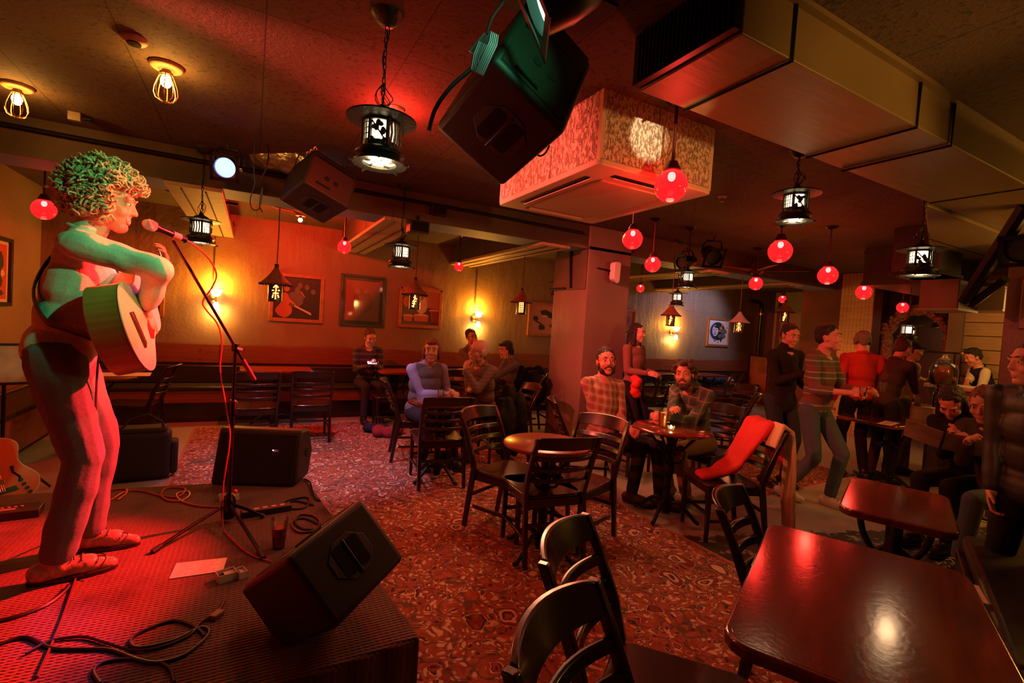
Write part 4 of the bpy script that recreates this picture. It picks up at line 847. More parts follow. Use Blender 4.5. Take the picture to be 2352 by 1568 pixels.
big = pa('large black loudspeaker hanging tilted in front of the plaster box, lit green at its corner', (.848, 1.674, 2.36), (-.395, -3.664, -3.166), (.337, .378, .404), .10)
sp2 = pa('black loudspeaker hanging on a chain over the beam, slot handle facing down', (.403, 3.912, 2.427), (6.072, -3.455, 3.427), (.362, .394, .291), 0)
m1 = pa('black stage monitor lying at the front right corner of the stage', (.277, 1.773, .585), (.924, -.31, .585), (.332, .272, .34), .10)
m2 = thing('stage_monitor', 'black wedge monitor at the back right of the stage facing the microphone', 'speaker', (.113, 3.70, SZ), rz=-.40)
wp_ = [(-.16, 0), (.12, 0), (.19, .17), (.10, .34), (-.06, .36)]
MB().prism(wp_, -.27, .27, M4(((0, 0, 1, 0), (1, 0, 0, 0), (0, 1, 0, 0), (0, 0, 0, 1)))).build('cabinet', BPL, m2, bevel=.02, seg=3)
MB().box((0, -.118, .175), (.50, .012, .33), (-.28, 0, 0)).build('grille', GRL, m2, bevel=.008)
bd = MB().box((.13, -.138, .235), (.028, .004, .016), (-.28, 0, 0)).build('badge', mat('badge_gold', (.45, .25, .10), .4), m2); MB().sph((.112, -.141, .239), .0035, 8, 6).build('power_light', emis('blue_led', (.3, .35, 1), 20), m2)
MB().cyl((.27, .05, .18), (.274, .05, .18), .03, n=16).build('side_socket', MATS['deep_black'], m2)
# chain and cables holding the speakers
def cable(label, pts, r=.005, m=None, name='cable', parent=None, cat='cable', sm=True, n=6):
    pts = catmull(pts) if sm and len(pts) > 2 else [V(p) for p in pts]
    o = MB().tube(pts, r, n).build(name, m or CABLE, parent)
    return tag(o, label, cat) if not parent else o
a0 = dep(700, 310, 3.95); a0.z = ZC; b0 = V((.36, 3.78, 2.67))
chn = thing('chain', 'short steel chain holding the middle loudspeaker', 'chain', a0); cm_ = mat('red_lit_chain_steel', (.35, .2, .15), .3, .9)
for i in range(7):
    c_ = (b0-a0)*((i+.5)/7); MB().tube([c_+V((.012*math.cos(a)*(i % 2 == 0), .012*math.cos(a)*(i % 2), .022*math.sin(a))) for a in [2*PI*j/8 for j in range(8)]], .004, 5, closed=True).build('link', cm_, chn)
cable('black cable drooping from the silver duct to the middle loudspeaker', [dep(x, y, 3.7) for x, y in ((608, 318), (617, 345), (612, 385), (600, 410))], .006)
cable('black cable looped beside the chain of the middle loudspeaker', [dep(x, y, 3.65) for x, y in ((690, 350), (680, 370), (676, 395), (684, 410))], .006)
cable('thin looped cable hanging below the blue stage light', [V((dep(583, 380, 3.5).x, dep(583, 380, 3.5).y, ZC-.005))]+[dep(x, y, 3.5) for x, y in ((583, 380), (586, 420), (575, 455), (578, 478), (592, 482), (600, 462), (603, 430), (596, 470), (603, 487))], .004)
cable('thick black cable running along the ceiling behind the big lantern', [dep(x, y, 3.9) for x, y in ((560, 330), (640, 325), (740, 310), (810, 300), (980, 285))], .014)
# hardware above the big speaker: steel frame, coiled cable
fr_ = thing('hanging_bracket', 'black steel bracket holding the big loudspeaker to the ceiling', 'bracket', (.80, 1.66, 2.6))
MB().tube([(.02, -.12, -.05), (.04, -.1, .08), (.05, -.08, .168)], .014, 8).build('bracket_arm', BLK, fr_); MB().tube([(.24, .06, -.08), (.24, .06, .05), (.2, .04, .168)], .014, 8).build('bracket_arm', BLK, fr_)
MB().bx(-.1, .4, -.14, .1, .155, .169).build('ceiling_plate', BLK, fr_)
cl = MB()
for k in range(5):
    o_ = k*.006; cl.tube([dep(x+k*4, y+k*2, 1.42+.012*k) for x, y in ((1078, 118), (1112, 78), (1128, 74), (1124, 96), (1108, 130), (1092, 165), (1082, 160), (1088, 125), (1100, 95))], .0035, 6)
tag(cl.build('cable_coil', mat('green_lit_cable', (.10, .12, .11), .35)), 'coil of black cable tied beside the big hanging loudspeaker', 'cable')
cable('black cable going up from the coil to the ceiling', [dep(x, y, 1.42) for x, y in ((1118, 78), (1128, 45), (1140, 25), (1155, 5), (1160, -15))], .004)
cable('cable running along the edge of the big loudspeaker', [dep(x, y, 1.62) for x, y in ((985, 300), (1000, 250), (1035, 200), (1080, 160), (1110, 130))], .007)
cable('small hook cable under the big loudspeaker against the red plaster', [dep(x, y, 1.9) for x, y in ((1232, 352), (1240, 358), (1252, 352), (1262, 335))], .004)
# stage lights
def par(label, loc, target, R, col, es, L=.24, yoke=True):
    t = thing('stage_light', label, 'stage light', loc, rot=(V(target)-V(loc)).to_track_quat('Y', 'Z').to_euler())
    MT = Euler((-PI/2, 0, 0)).to_matrix().to_4x4()
    MB().lathe([(R*.5, -L), (R*.8, -L*.85), (R, -L*.45), (R, 0), (R*.95, 0), (R*.9, -L*.4), (R*.5, -L*.8)], 28, MT).build('housing', BLK, t, smooth=50)
    MB().lathe([(R*.93, -.03), (0, -.035)], 28, MT).build('lens', emis('lens_'+label[:5], col, es), t, smooth=60)
    MB().prism([(R*1.25*x, R*1.25*y) for x, y in ((-1, -1), (1, -1), (1, 1), (-1, 1))], -.004, .0, M4.Translation((0, .012, 0)) @ Euler((PI/2, 0, 0)).to_matrix().to_4x4()) if False else None
    g = MB()
    for k in range(4):
        a = k*PI/2; ca, sa = math.cos(a), math.sin(a)
        g.add([(ca*x-sa*z, .008, sa*x+ca*z) for x, z in ((-R*1.3, R*.97), (R*1.3, R*.97), (R*1.3, R*1.3), (-R*1.3, R*1.3))], [(0, 1, 2, 3)])
    g.build('gel_frame', BLK, t, smooth=0, solid=.004)
    if yoke:
        MB().tube([(-R*1.15, -L*.5, 0), (-R*1.2, -L*.5, R*1.2), (-R*.9, -L*.5, R*1.7), (R*.9, -L*.5, R*1.7), (R*1.2, -L*.5, R*1.2), (R*1.15, -L*.5, 0)], .010, 6).build('yoke', BLK, t)
        MB().cyl((0, -L*.5, R*1.7), (0, -L*.5, R*2.3), .012).build('clamp', BLK, t)
    for k in (-1, 1): MB().cyl((k*R*1.0, -L*.5, 0), (k*R*1.3, -L*.5, 0), .016).build('knob', CHR, t)
    return t
bl = dep(516, 385, 3.55)
par('blue-white stage light under the ceiling pointing at the singer', bl, (-.75, 1.2, 1.6), .075, (.22, .34, 1.0), 3.2)
par('green stage light beside the top of the big loudspeaker', dep(1228, 10, 1.34), (-.9, 2.05, 1.5), .085, (.30, 1.0, .62), 9, L=.2)
par('dark spotlight on the beam right of the pillar', dep(1640, 592, 5.4), dep(1690, 640, 4.9), .09, (.02, .02, .02), 0)
par('dark can light on the beam above the small red globe', dep(1563, 603, 5.5), dep(1500, 612, 5.3), .07, (.02, .02, .02), 0)
par('tan can light at the far right edge over the bar', dep(2345, 575, 3.4), dep(2300, 640, 3.1), .09, (.02, .02, .02), 0)
lr = thing('lighting_bar', 'dark diagonal lighting bar and drape at the upper right edge', 'bar', dep(2300, 640, 3.6))
a_, b_ = dep(2360, 470, 3.3)-lr.location, dep(2215, 690, 4.0)-lr.location
MB().tube([a_, b_], [.05, .045], 8).build('bar_tube', BLK, lr); MB().tube([dep(2230, 700, 4.0)-lr.location, dep(2310, 640, 3.7)-lr.location], .03, 8).build('bar_tube', BLK, lr)
# small black boxes on the beam
for (cx, cy, d_, w, h, l_) in ((1004, 485, 4.95, .17, .10, 'small black loudspeaker box on the face of the beam'), (960, 522, 4.8, .20, .12, 'black box hanging under the beam next to the pagoda lantern')):
    t = thing('wall_speaker', l_, 'speaker', dep(cx, cy, d_), rz=.05); MB().box((0, 0, 0), (w, .13, h)).build('speaker_box', BPL, t, bevel=.008); MB().box((0, -.067, 0), (w*.85, .006, h*.8)).build('grille', GRL, t, bevel=.002); MB().cyl((0, 0, h/2), (0, 0, h/2+.06), .012).build('bracket', BLK, t)
t = thing('round_flange', 'black round conduit flange with pale rim under the left joist', 'fitting', dep(465, 455, 4.6))
MB().lathe([(.08, .09), (.06, .08), (.06, .01), (.085, 0), (.0, 0)], 20).build('flange_body', BLK, t, smooth=40); MB().lathe([(.088, -.004), (.05, -.006)], 20).build('flange_rim', CRM, t, solid=.004); MB().tube([(-.35, 0, .09), (-.28, 0, .03), (-.12, 0, .0), (.3, 0, -.01)], .014, 8).build('conduit', BLK, t)
# emergency light on the pillar
q = ony(1408, 625, PY0-.05); t = thing('emergency_light', 'white emergency light on a small arm on the front of the pillar', 'lamp', (q.x, PY0, q.z))
MB().prism([(-.05, -.09), (.03, -.14), (.055, -.11), (.06, .10), (.04, .125), (-.03, .12), (-.05, .10)], .04, .13, Euler((PI/2, 0, 0)).to_matrix().to_4x4()).build('light_body', WHT, t, bevel=.012, seg=3)
MB().box((.005, -.06, -.105), (.07, .06, .05), (0, .3, 0)).build('lens', m_glass('clear_lens', (.9, .9, .9), .3), t, bevel=.008); MB().tube([(-.22, -.02, .03), (-.1, -.04, .02), (-.04, -.06, .01)], .009, 6).build('arm', BLK, t); MB().cyl((0, 0, 0), (0, -.045, 0), .04).build('mount', BLK, t)
# ceiling fan
q = dep(1738, 622, 7.2); t = thing('ceiling_fan', 'ceiling fan with long reddish blades behind a red globe lamp', 'fan', (q.x, q.y, q.z))
MB().cyl((0, 0, .0), (0, 0, ZC-q.z), .015).build('rod', BLK, t); MB().lathe([(0, .06), (.09, .05), (.11, 0), (.07, -.05), (0, -.06)], 20).build('motor', RM, t, smooth=50)
for k in range(5):
    a = k*2*PI/5+.3; MB().box((.38*math.cos(a), .38*math.sin(a), 0), (.58, .12, .008), (.2, 0, a)).build('blade', RW, t, bevel=.002)
# ---------------------------------------------------------------- microphone stand, microphone
bs = onz(523, 1197, SZ); bxy = (bs.x, bs.y); pz = upz(bxy, 513, 797)-SZ
ms = thing('microphone_stand', 'black boom microphone stand with tripod feet on the stage', 'stand', (bs.x, bs.y, SZ))
SM = mat('stand_black_metal', (.03, .022, .022), .25, .8)
MB().cyl((0, 0, .06), (0, 0, .62), .0125).build('lower_pole', SM, ms); MB().cyl((0, 0, .60), (0, 0, pz), .009).build('upper_pole', SM, ms)
MB().lathe([(.0, .59), (.02, .59), (.022, .66), (.014, .67), (0, .67)], 14).build('height_clutch', SM, ms, smooth=40); MB().lathe([(.0, .02), (.03, .02), (.036, .06), (.034, .12), (.018, .15), (0, .15)], 16).build('hub', SM, ms, smooth=40)
MB().sph((.03, -.02, .17), .011).build('knob', mat('red_knob', (.5, .05, .03), .3), ms)
for (fx, fy) in ((357, 1268), (601, 1282), (603, 1190)):
    f = onz(fx, fy, SZ)-bs; MB().tube([(0, 0, .10), f*.5+V((0, 0, .062)), f+V((0, 0, .014))], .009, 8).build('leg', SM, ms); MB().cyl(f*.93+V((0, 0, .02)), f*1.04+V((0, 0, .008)), .013).build('rubber_foot', CABLE, ms)
pv = V((0, 0, pz)); e1 = dep(400, 556, 2.22)-bs; e1 = e1-V((0, 0, 0)); e1 = V((e1.x, e1.y, e1.z))
loc = V((bs.x, bs.y, SZ)); top = dep(398, 552, 2.28)-loc; dirb = (top-pv).normalized(); tail = pv-dirb*.22
MB().tube([tail, top], .0075, 8).build('boom', SM, ms); MB().cyl(tail, pv-dirb*.08, .0125).build('counterweight', mat('red_grip', (.16, .02, .016), .4), ms); MB().lathe([(0, -.02), (.018, -.02), (.02, 0), (.018, .02), (0, .02)], 14, M4.Translation(pv)).build('boom_clamp', SM, ms)
MB().cyl(pv, pv+V((.04, -.02, -.01)), .012).build('knob', CHR, ms)
mic = thing('microphone', 'silver-headed vocal microphone at the singer\'s mouth', 'microphone', dep(343, 516, 2.12))
mtail = dep(430, 552, 2.30)-mic.location; md = mtail.normalized(); q = md.to_track_quat('Z', 'Y').to_matrix().to_4x4()
MB().lathe([(0, -.026), (.015, -.022), (.0235, -.008), (.025, .006), (.022, .024), (.0, .024)], 20, q).build('mic_head', mat('silver_mesh', (.55, .5, .5), .35, .8, 2, 500), mic, smooth=60)
MB().lathe([(.021, .022), (.022, .03), (.017, .04), (.012, .15), (.012, .18), (0, .18)], 16, q).build('mic_body', SM, mic, smooth=40); MB().lathe([(.0155, .11), (.0165, .15), (.0145, .152)], 14, q).build('mic_clip', mat('clip_red', (.4, .12, .12), .4), mic)
e_ = mic.location+md*.18
cable('red-lit microphone cable curling from the microphone down the stand', [e_, dep(452, 567, 2.34), dep(482, 597, 2.40), dep(497, 630, 2.45), dep(488, 658, 2.48), dep(466, 692, 2.50), dep(474, 712, 2.52), dep(500, 745, 2.56), dep(510, 790, 2.60), dep(506, 850, 2.6), dep(524, 960, 2.6), dep(528, 1010, 2.6), dep(518, 1080, 2.6), dep(513, 1120, 2.6), onz(512, 1205, SZ+.006), onz(520, 1225, SZ+.006), onz(570, 1270, SZ+.006), onz(625, 1290, SZ+.006)], .0042, RCAB)
# ---------------------------------------------------------------- things on the stage floor
def sp(l, z=.005): return [onz(x, y, SZ+z) for x, y in l]
cable('black cable snaking across the front of the stage', sp(((0, 1478), (60, 1463), (120, 1488), (190, 1490), (255, 1492), (320, 1515), (370, 1520), (430, 1500), (480, 1455), (462, 1440), (400, 1470), (320, 1487), (300, 1470), (330, 1448), (400, 1425), (450, 1440), (470, 1460)), .006), .006)
cable('black cable looping beside the stage monitor', sp(((60, 1500), (120, 1470), (190, 1462), (240, 1475), (300, 1492), (350, 1490), (400, 1475), (440, 1455), (460, 1430), (500, 1405), (515, 1380)), .007), .005)
cable('black cable winding through the lower left of the stage', sp(((230, 1568), (215, 1540), (240, 1520), (300, 1512), (360, 1518), (390, 1535), (400, 1565)), .006), .005)
cable('braided cable leading off the left edge of the stage', sp(((0, 1425), (50, 1412), (105, 1390), (140, 1365), (158, 1345)), .006), .008)
cable('guitar lead falling from the guitar tail to the stage', [dep(243, 780, 2.0), dep(228, 810, 2.0), dep(221, 900, 2.02), dep(220, 1000, 2.05), dep(222, 1100, 2.08), onz(215, 1200, SZ+.02), onz(195, 1260, SZ+.01), onz(150, 1400, SZ+.006), onz(118, 1480, SZ+.006), onz(85, 1555, SZ+.006)], .0045, mat('brown_lead', (.10, .03, .025), .4))
cable('thin red cable coiled at the back of the stage', sp(((540, 1162), (470, 1163), (420, 1152), (405, 1135), (430, 1128), (435, 1138), (415, 1150), (385, 1148), (370, 1135), (385, 1120), (425, 1122), (410, 1140), (370, 1138), (330, 1128), (290, 1128), (250, 1150), (233, 1146), (245, 1128), (285, 1122), (290, 1132), (270, 1148)), .006), .0055, RCAB)
cable('black cable curled near the power strip', sp(((640, 1165), (660, 1150), (700, 1142), (712, 1150), (700, 1165), (670, 1168), (655, 1158), (680, 1150), (720, 1160)), .006), .006)
cable('coiled black cable beside the beer glass', sp(((735, 1205), (700, 1190), (675, 1195), (672, 1210), (690, 1222), (720, 1218), (735, 1200), (720, 1185), (690, 1182), (678, 1200), (700, 1215), (740, 1210), (755, 1190)), .006), .0055)
cable('black cable dropping over the right edge of the stage', [onz(700, 1100, SZ+.01), onz(712, 1108, SZ+.01), onz(722, 1140, SZ+.01), onz(735, 1150, SZ+.006)], .006)
q = onz(640, 1258, SZ); gl = thing('beer_glass', 'pint glass of dark beer standing on the stage', 'glass', q)
MB().lathe([(0, .004), (.027, .004), (.040, .150), (.038, .150), (.0255, .010), (0, .010)], 28).build('glass', m_glass('clear_glass', (.95, .95, .95), .05), gl, smooth=50)
MB().lathe([(0, .012), (.025, .012), (.0345, .105), (0, .105)], 28).build('beer', mat('dark_beer', (.50, .07, .025), .1, spec=.6), gl, smooth=50)
def box_open(name, label, a, b, h, cat='box'):   # small white cardboard box, lid tucked behind
    p = onz(a[0], a[1], SZ); q = onz(b[0], b[1], SZ); w = (q-p).length; t = thing(name, label, cat, (p+q)/2, math.atan2((q-p).y, (q-p).x)); m = mat('white_card', (.66, .62, .58), .7)
    d = .055
    for (x0, x1, y0, y1, z0, z1) in ((-w/2, w/2, 0, .002, 0, h), (-w/2, w/2, d, d+.002, 0, h), (-w/2, -w/2+.002, 0, d, 0, h), (w/2-.002, w/2, 0, d, 0, h), (-w/2, w/2, 0, d, 0, .002)): MB().bx(x0, x1, y0, y1, z0, z1).build('side', m, t, smooth=0)
    MB().bx(-w*.1, w*.45, .005, d-.005, h*.7, h*.72).build('insert', m, t, smooth=0); MB().bx(-w*.42, -w*.12, .008, d-.008, .005, h*.6).build('contents', BPL, t, bevel=.002)
box_open('small_box', 'small white open box beside the setlist paper, left of a pair', (502, 1343), (545, 1330), .035); box_open('small_box', 'small white open box touching the black monitor, right of a pair', (549, 1333), (569, 1326), .032)
box_open('small_box', 'small white box at the back of the stage behind the stand, left of a pair', (503, 1152), (520, 1150), .03); box_open('small_box', 'small white box at the back of the stage behind the stand, right of a pair', (526, 1152), (550, 1147), .032)
P4_ = [onz(x, y, SZ+.003) for x, y in ((388, 1329), (512, 1311), (522, 1280), (405, 1293))]; c_ = sum(P4_, V())/4
pp_ = thing('setlist', 'sheet of paper with handwritten lines lying on the red-lit stage', 'paper', c_)
MB().add([tuple(p-c_) for p in P4_], [(0, 1, 2, 3)]).build('sheet', mat('paper_white', (.75, .70, .66), .8), pp_, smooth=0, solid=.0008)
sc_ = MB(); ex, ey = (P4_[1]-P4_[0]), (P4_[3]-P4_[0])
for col in range(2):
    for row in range(9):
        x = .10+col*.42; y = .88-row*.095; n_ = rnd.randint(7, 12)
        for k in range(n_):
            if rnd.random() < .2: x += .02
            p = P4_[0]-c_+ex*x+ey*(y+rnd.uniform(-.015, .015)); q = p+ex*rnd.uniform(.004, .018)+ey*rnd.uniform(.01, .055)
            sc_.tube([p+V((0, 0, .001)), q+V((0, 0, .001))], .0006, 3); x += rnd.uniform(.022, .034)
tag(sc_.build('handwriting', mat('ink', (.05, .02, .02), .8), pp_), None, None, kind='stuff')
def slab(name, label, cat, px, w, d, h, rz, m, extra=None, z=SZ):
    t = thing(name, label, cat, onz(px[0], px[1], z), rz); MB().bx(-w/2, w/2, -d/2, d/2, 0, h).build('case', m, t, bevel=.004)
    if extra: extra(t)
    return t
def strip_x(t):
    for i in range(5): MB().bx(-.11+i*.045, -.085+i*.045, -.012, .012, .034, .037).build('socket', mat('pale_socket', (.5, .38, .3), .5), t)
slab('power_strip', 'black power strip with pale sockets on the stage', 'power strip', (612, 1178), .26, .06, .035, .15, BPL, strip_x)
slab('small_adapter', 'small dark adapter plugged into a cable on the stage', 'adapter', (497, 1418), .05, .03, .02, .9, mat('brown_adapter', (.16, .07, .05), .5))
def ped_x(t):
    for i in range(5): MB().cyl((-.05+i*.025, .01, .045), (-.05+i*.025, .01, .05), .007).build('knob', mat('red_lit_knob', (.6, .2, .15), .3), t)
    MB().bx(-.04, .03, -.035, -.005, .044, .047).build('label_plate', mat('silver_label', (.5, .35, .3), .4, .5), t)
slab('effects_pedal', 'flat black effects pedal with silver label at the left edge of the stage', 'pedal', (18, 1187), .26, .13, .044, .1, BPL, ped_x)
# second guitar leaning at the left edge, bag, music stand
def guitar_outline(L=.49, lower=.20, waist=.125, upper=.145, n=60):
    pts = []
    for i in range(n+1):
        s = i/n; x = -L/2+L*(0.5-0.5*math.cos(PI*s))
        # half width profile
        u = (x+L/2)/L
        w = lower*math.sqrt(max(0, 1-((u-.30)/.30)**2)) if u < .30 else None
        if w is None:
            if u < .62: k = (u-.30)/.32; w = lower+(waist-lower)*(.5-.5*math.cos(PI*k))
            elif u < .82: k = (u-.62)/.20; w = waist+(upper-waist)*(.5-.5*math.cos(PI*k))
            else: k = (u-.82)/.18; w = upper*math.sqrt(max(0, 1-k*k))
        pts.append((x, w))
    return pts+[(x, -w) for x, w in pts[::-1][1:-1]]
def guitar(name, label, mtx, top, side, depth=.11, holes='round', L=.49, neckmat=None, lower=.20):
    t = thing(name, label, 'guitar'); t.matrix_world = mtx
    ol = guitar_outline(L, lower, lower*.64, lower*.74)
    MB().prism(ol, -depth, -.004).build('body', side, t, smooth=40, bevel=.004)
    MB().prism([(x*.995, y*.995) for x, y in ol], -.004, .0005).build('soundboard', top, t, smooth=0)
    bd = MB(); bd.tube([(x, y, -.002) for x, y in ol], .0035, 5, closed=True); bd.build('binding', mat('cream_binding', (.65, .5, .35), .4), t)
    hx = L*.16
    if holes == 'round':
        MB().lathe([(0, .001), (.048, .001)], 32, M4.Translation((hx, 0, 0))).build('sound_hole', mat('hole_black', (.004, .002, .002), .9), t)
        rs = MB()
        for r in (.053, .060): rs.tube([(hx+r*math.cos(a), r*math.sin(a), .001) for a in [2*PI*i/36 for i in range(36)]], .0013, 4, closed=True)
        rs.build('rosette', mat('rosette_dark', (.08, .02, .015), .4), t)
        MB().prism([(hx-.05, -.035), (hx+.03, -.055), (hx+.01, -.10), (hx-.06, -.125), (hx-.10, -.10), (hx-.08, -.05)], .0006, .0022).build('pickguard', mat('red_pickguard', (.20, .015, .012), .15), t, bevel=.0006)
    else:
        for sy in (-1, 1):
            f = MB(); f.tube([(hx-.17+.008, sy*.10, .0015), (hx-.13, sy*.105, .0015), (hx-.09, sy*.082, .0015), (hx-.05, sy*.085, .0015)], [.009, .006, .006, .009], 6); f.build('f_hole', mat('hole_black', (.004, .002, .002), .9), t)
        for dx in (-.02, .07): MB().bx(hx-.13+dx, hx-.095+dx, -.035, .035, .0005, .012).build('pickup', BRS, t, bevel=.002)
        for k in range(4): MB().cyl((-.17+k*.03, -.13+.008*k, 0), (-.17+k*.03, -.13+.008*k, .014), .01).build('knob', BPL, t)
    MB().prism([(-.135, -.085), (-.105, -.075), (-.105, .075), (-.135, .085)], .0005, .009).build('bridge', DW, t, bevel=.002)
    nl = .375+L/2-.1
    MB().prism([(hx+.02, -.027), (L/2+.37, -.021), (L/2+.37, .021), (hx+.02, .027)], .0005, .0075).build('fretboard', mat('fretboard', (.03, .015, .01), .3), t)
    nk = MB(); nk.tube([(L/2-.03, 0, -.012), (L/2+.15, 0, -.008), (L/2+.37, 0, -.006)], [.026, .0215, .020], 10, flat=1); nk.build('neck', side, t, smooth=60)
    H_ = M4.Translation((L/2+.37, 0, 0)) @ Euler((0, .20, 0)).to_matrix().to_4x4()
    MB().prism([(0, -.021), (.03, -.033), (.18, -.036), (.175, 0), (.18, .036), (.03, .033), (0, .021)], -.014, .001, H_).build('headstock', mat('headstock_dark', (.04, .02, .05), .25), t, bevel=.002)
    for sy in (-1, 1):
        for k in range(3): MB().cyl(H_ @ V((.05+.045*k, sy*.034, -.006)), H_ @ V((.05+.045*k, sy*.056, -.006)), .0055).build('tuning_peg', CHR, t)
    for k in range(6):
        y = -.024+k*.0096; MB().tube([(-.12, y, .011), (L/2+.37, y*.75, .009)], .0006, 3).build('string', CHR, t)
    return t
fa, fb = onz(15, 1170, 0.0), None

def frame(o, x, z): x = x.normalized(); z = (z-x*z.dot(x)).normalized(); y = z.cross(x); return M4(((x.x, y.x, z.x, o.x), (x.y, y.y, z.y, o.y), (x.z, y.z, z.z, o.z), (0, 0, 0, 1)))
g2o = dep(-14, 1090, 3.05)
guitar('archtop_guitar', 'orange hollow-body guitar resting upright at the left edge', frame(g2o, V((-.35, .25, 1)), V((.35, -.9, .30))), mat('orange_lacquer', (.80, .13, .015), .22, coat=.5), mat('orange_side', (.35, .10, .03), .3), .08, 'f', .46, lower=.19)
q = onz(318, 1108, 0); bg_ = thing('equipment_bag', 'black soft equipment bag with a shoulder strap standing behind the stage', 'bag', (q.x, q.y+.12, 0), rz=.08)
CL = mat('black_canvas', (.018, .016, .02), .8, bump=.5, bs=120)
MB().box((0, 0, .21), (.40, .24, .40)).build('bag_body', CL, bg_, bevel=.04, seg=4); MB().box((0, 0, .42), (.34, .20, .05)).build('bag_flap', CL, bg_, bevel=.02); MB().box((.22, 0, .18), (.06, .18, .28)).build('side_pocket', CL, bg_, bevel=.02)
MB().tube([(-.17, -.10, .41), (-.08, -.06, .52), (.03, -.02, .55), (.13, -.06, .49), (.16, -.09, .40)], .010, 6).build('bag_handle', CL, bg_); MB().tube([(-.19, -.11, .38), (-.26, -.12, .2), (-.30, -.16, .04), (-.22, -.18, .02)], .012, 6).build('shoulder_strap', CL, bg_)
q = dep(28, 830, 3.6); mt = thing('music_stand', 'music stand holding pale patterned sheets at the left edge', 'stand', (q.x-.05, q.y, 0))
MB().box((0, 0, q.z-.02), (.42, .012, .32), (-.35, 0, .35)).build('desk', BLK, mt, bevel=.003); MB().box((-.02, -.012, q.z-.02), (.36, .004, .28), (-.35, 0, .35)).build('sheet', mat('sheet_print', (.55, .36, .30), .7, var=.25, bs=9), mt)
MB().cyl((0, .03, .3), (0, .03, q.z-.12), .012).build('pole', BLK, mt)
for a in (0, 2.1, 4.2): MB().tube([(0, .03, .32), (.28*math.cos(a), .03+.28*math.sin(a), .01)], .009, 6).build('leg', BLK, mt)
q = ony(330, 852, 6.15); t = thing('paper_sheet', 'yellow-lit sheet of paper on the round table behind the guitar', 'paper', (-1.2, 6.1, .755), .1); MB().box((0, 0, .001), (.62, .30, .002)).build('sheet', mat('paper_white', (.75, .70, .66), .8), t)
# ---------------------------------------------------------------- people: skinned by voxel-merging tapered limbs into one continuous surface
def cap_(mb, p0, p1, r0, r1, n=12):
    p0, p1 = V(p0), V(p1); d = p1-p0; L = d.length
    if L < 1e-5: return mb.sph(p0, r0, n, 8)
    d = d/L; q = d.to_track_quat('Z', 'Y').to_matrix().to_4x4(); prof = [(0, -r0)]
    for a in (-60, -30, 0): prof.append((r0*math.cos(math.radians(a)), r0*math.sin(math.radians(a))))
    for a in (0, 30, 60): prof.append((r1*math.cos(math.radians(a)), L+r1*math.sin(math.radians(a))))
    prof.append((0, L+r1)); prof[0] = (r0*.02, -r0); prof[-1] = (r1*.02, L+r1)
    return mb.lathe(prof, n, M4.Translation(p0) @ q, caps=True)
TXC = bpy.data.textures.new('fold_noise', 'CLOUDS'); TXC.noise_scale = .15; TXC.noise_depth = 1
TXH = bpy.data.textures.new('hair_noise', 'CLOUDS'); TXH.noise_scale = .02; TXH.noise_depth = 1
DG = None
def fuse(mb, name, m, parent, vox, smooth=3, disp=0, tex=None, extra=None):
    me = bpy.data.meshes.new(name); me.from_pydata(mb.v, [], mb.f); o = bpy.data.objects.new(name, me); COL.objects.link(o)
    r = o.modifiers.new('r', 'REMESH'); r.mode = 'VOXEL'; r.voxel_size = vox; r.use_smooth_shade = True
    if smooth: s = o.modifiers.new('s', 'SMOOTH'); s.factor = .5; s.iterations = smooth
    if disp: d = o.modifiers.new('d', 'DISPLACE'); d.texture = tex or TXC; d.strength = disp; d.mid_level = .5
    dg = bpy.context.evaluated_depsgraph_get(); me2 = bpy.data.meshes.new_from_object(o.evaluated_get(dg)); me2.name = name
    o.modifiers.clear(); o.data = me2; bpy.data.meshes.remove(me); me2.materials.clear(); me2.materials.append(m)
    me2.shade_smooth(); o.parent = parent; return o
def ik(a, b, l1, l2, pole):
    a, b = V(a), V(b); d = b-a; L = d.length
    if L > (l1+l2)*.995: b = a+d*((l1+l2)*.995/L); d = b-a; L = d.length
    u = d/L; p = V(pole)-u*V(pole).dot(u); p = p.normalized() if p.length > 1e-4 else u.orthogonal()
    x = (l1*l1-l2*l2+L*L)/(2*L); h = math.sqrt(max(0, l1*l1-x*x)); return a+u*x+p*h, b
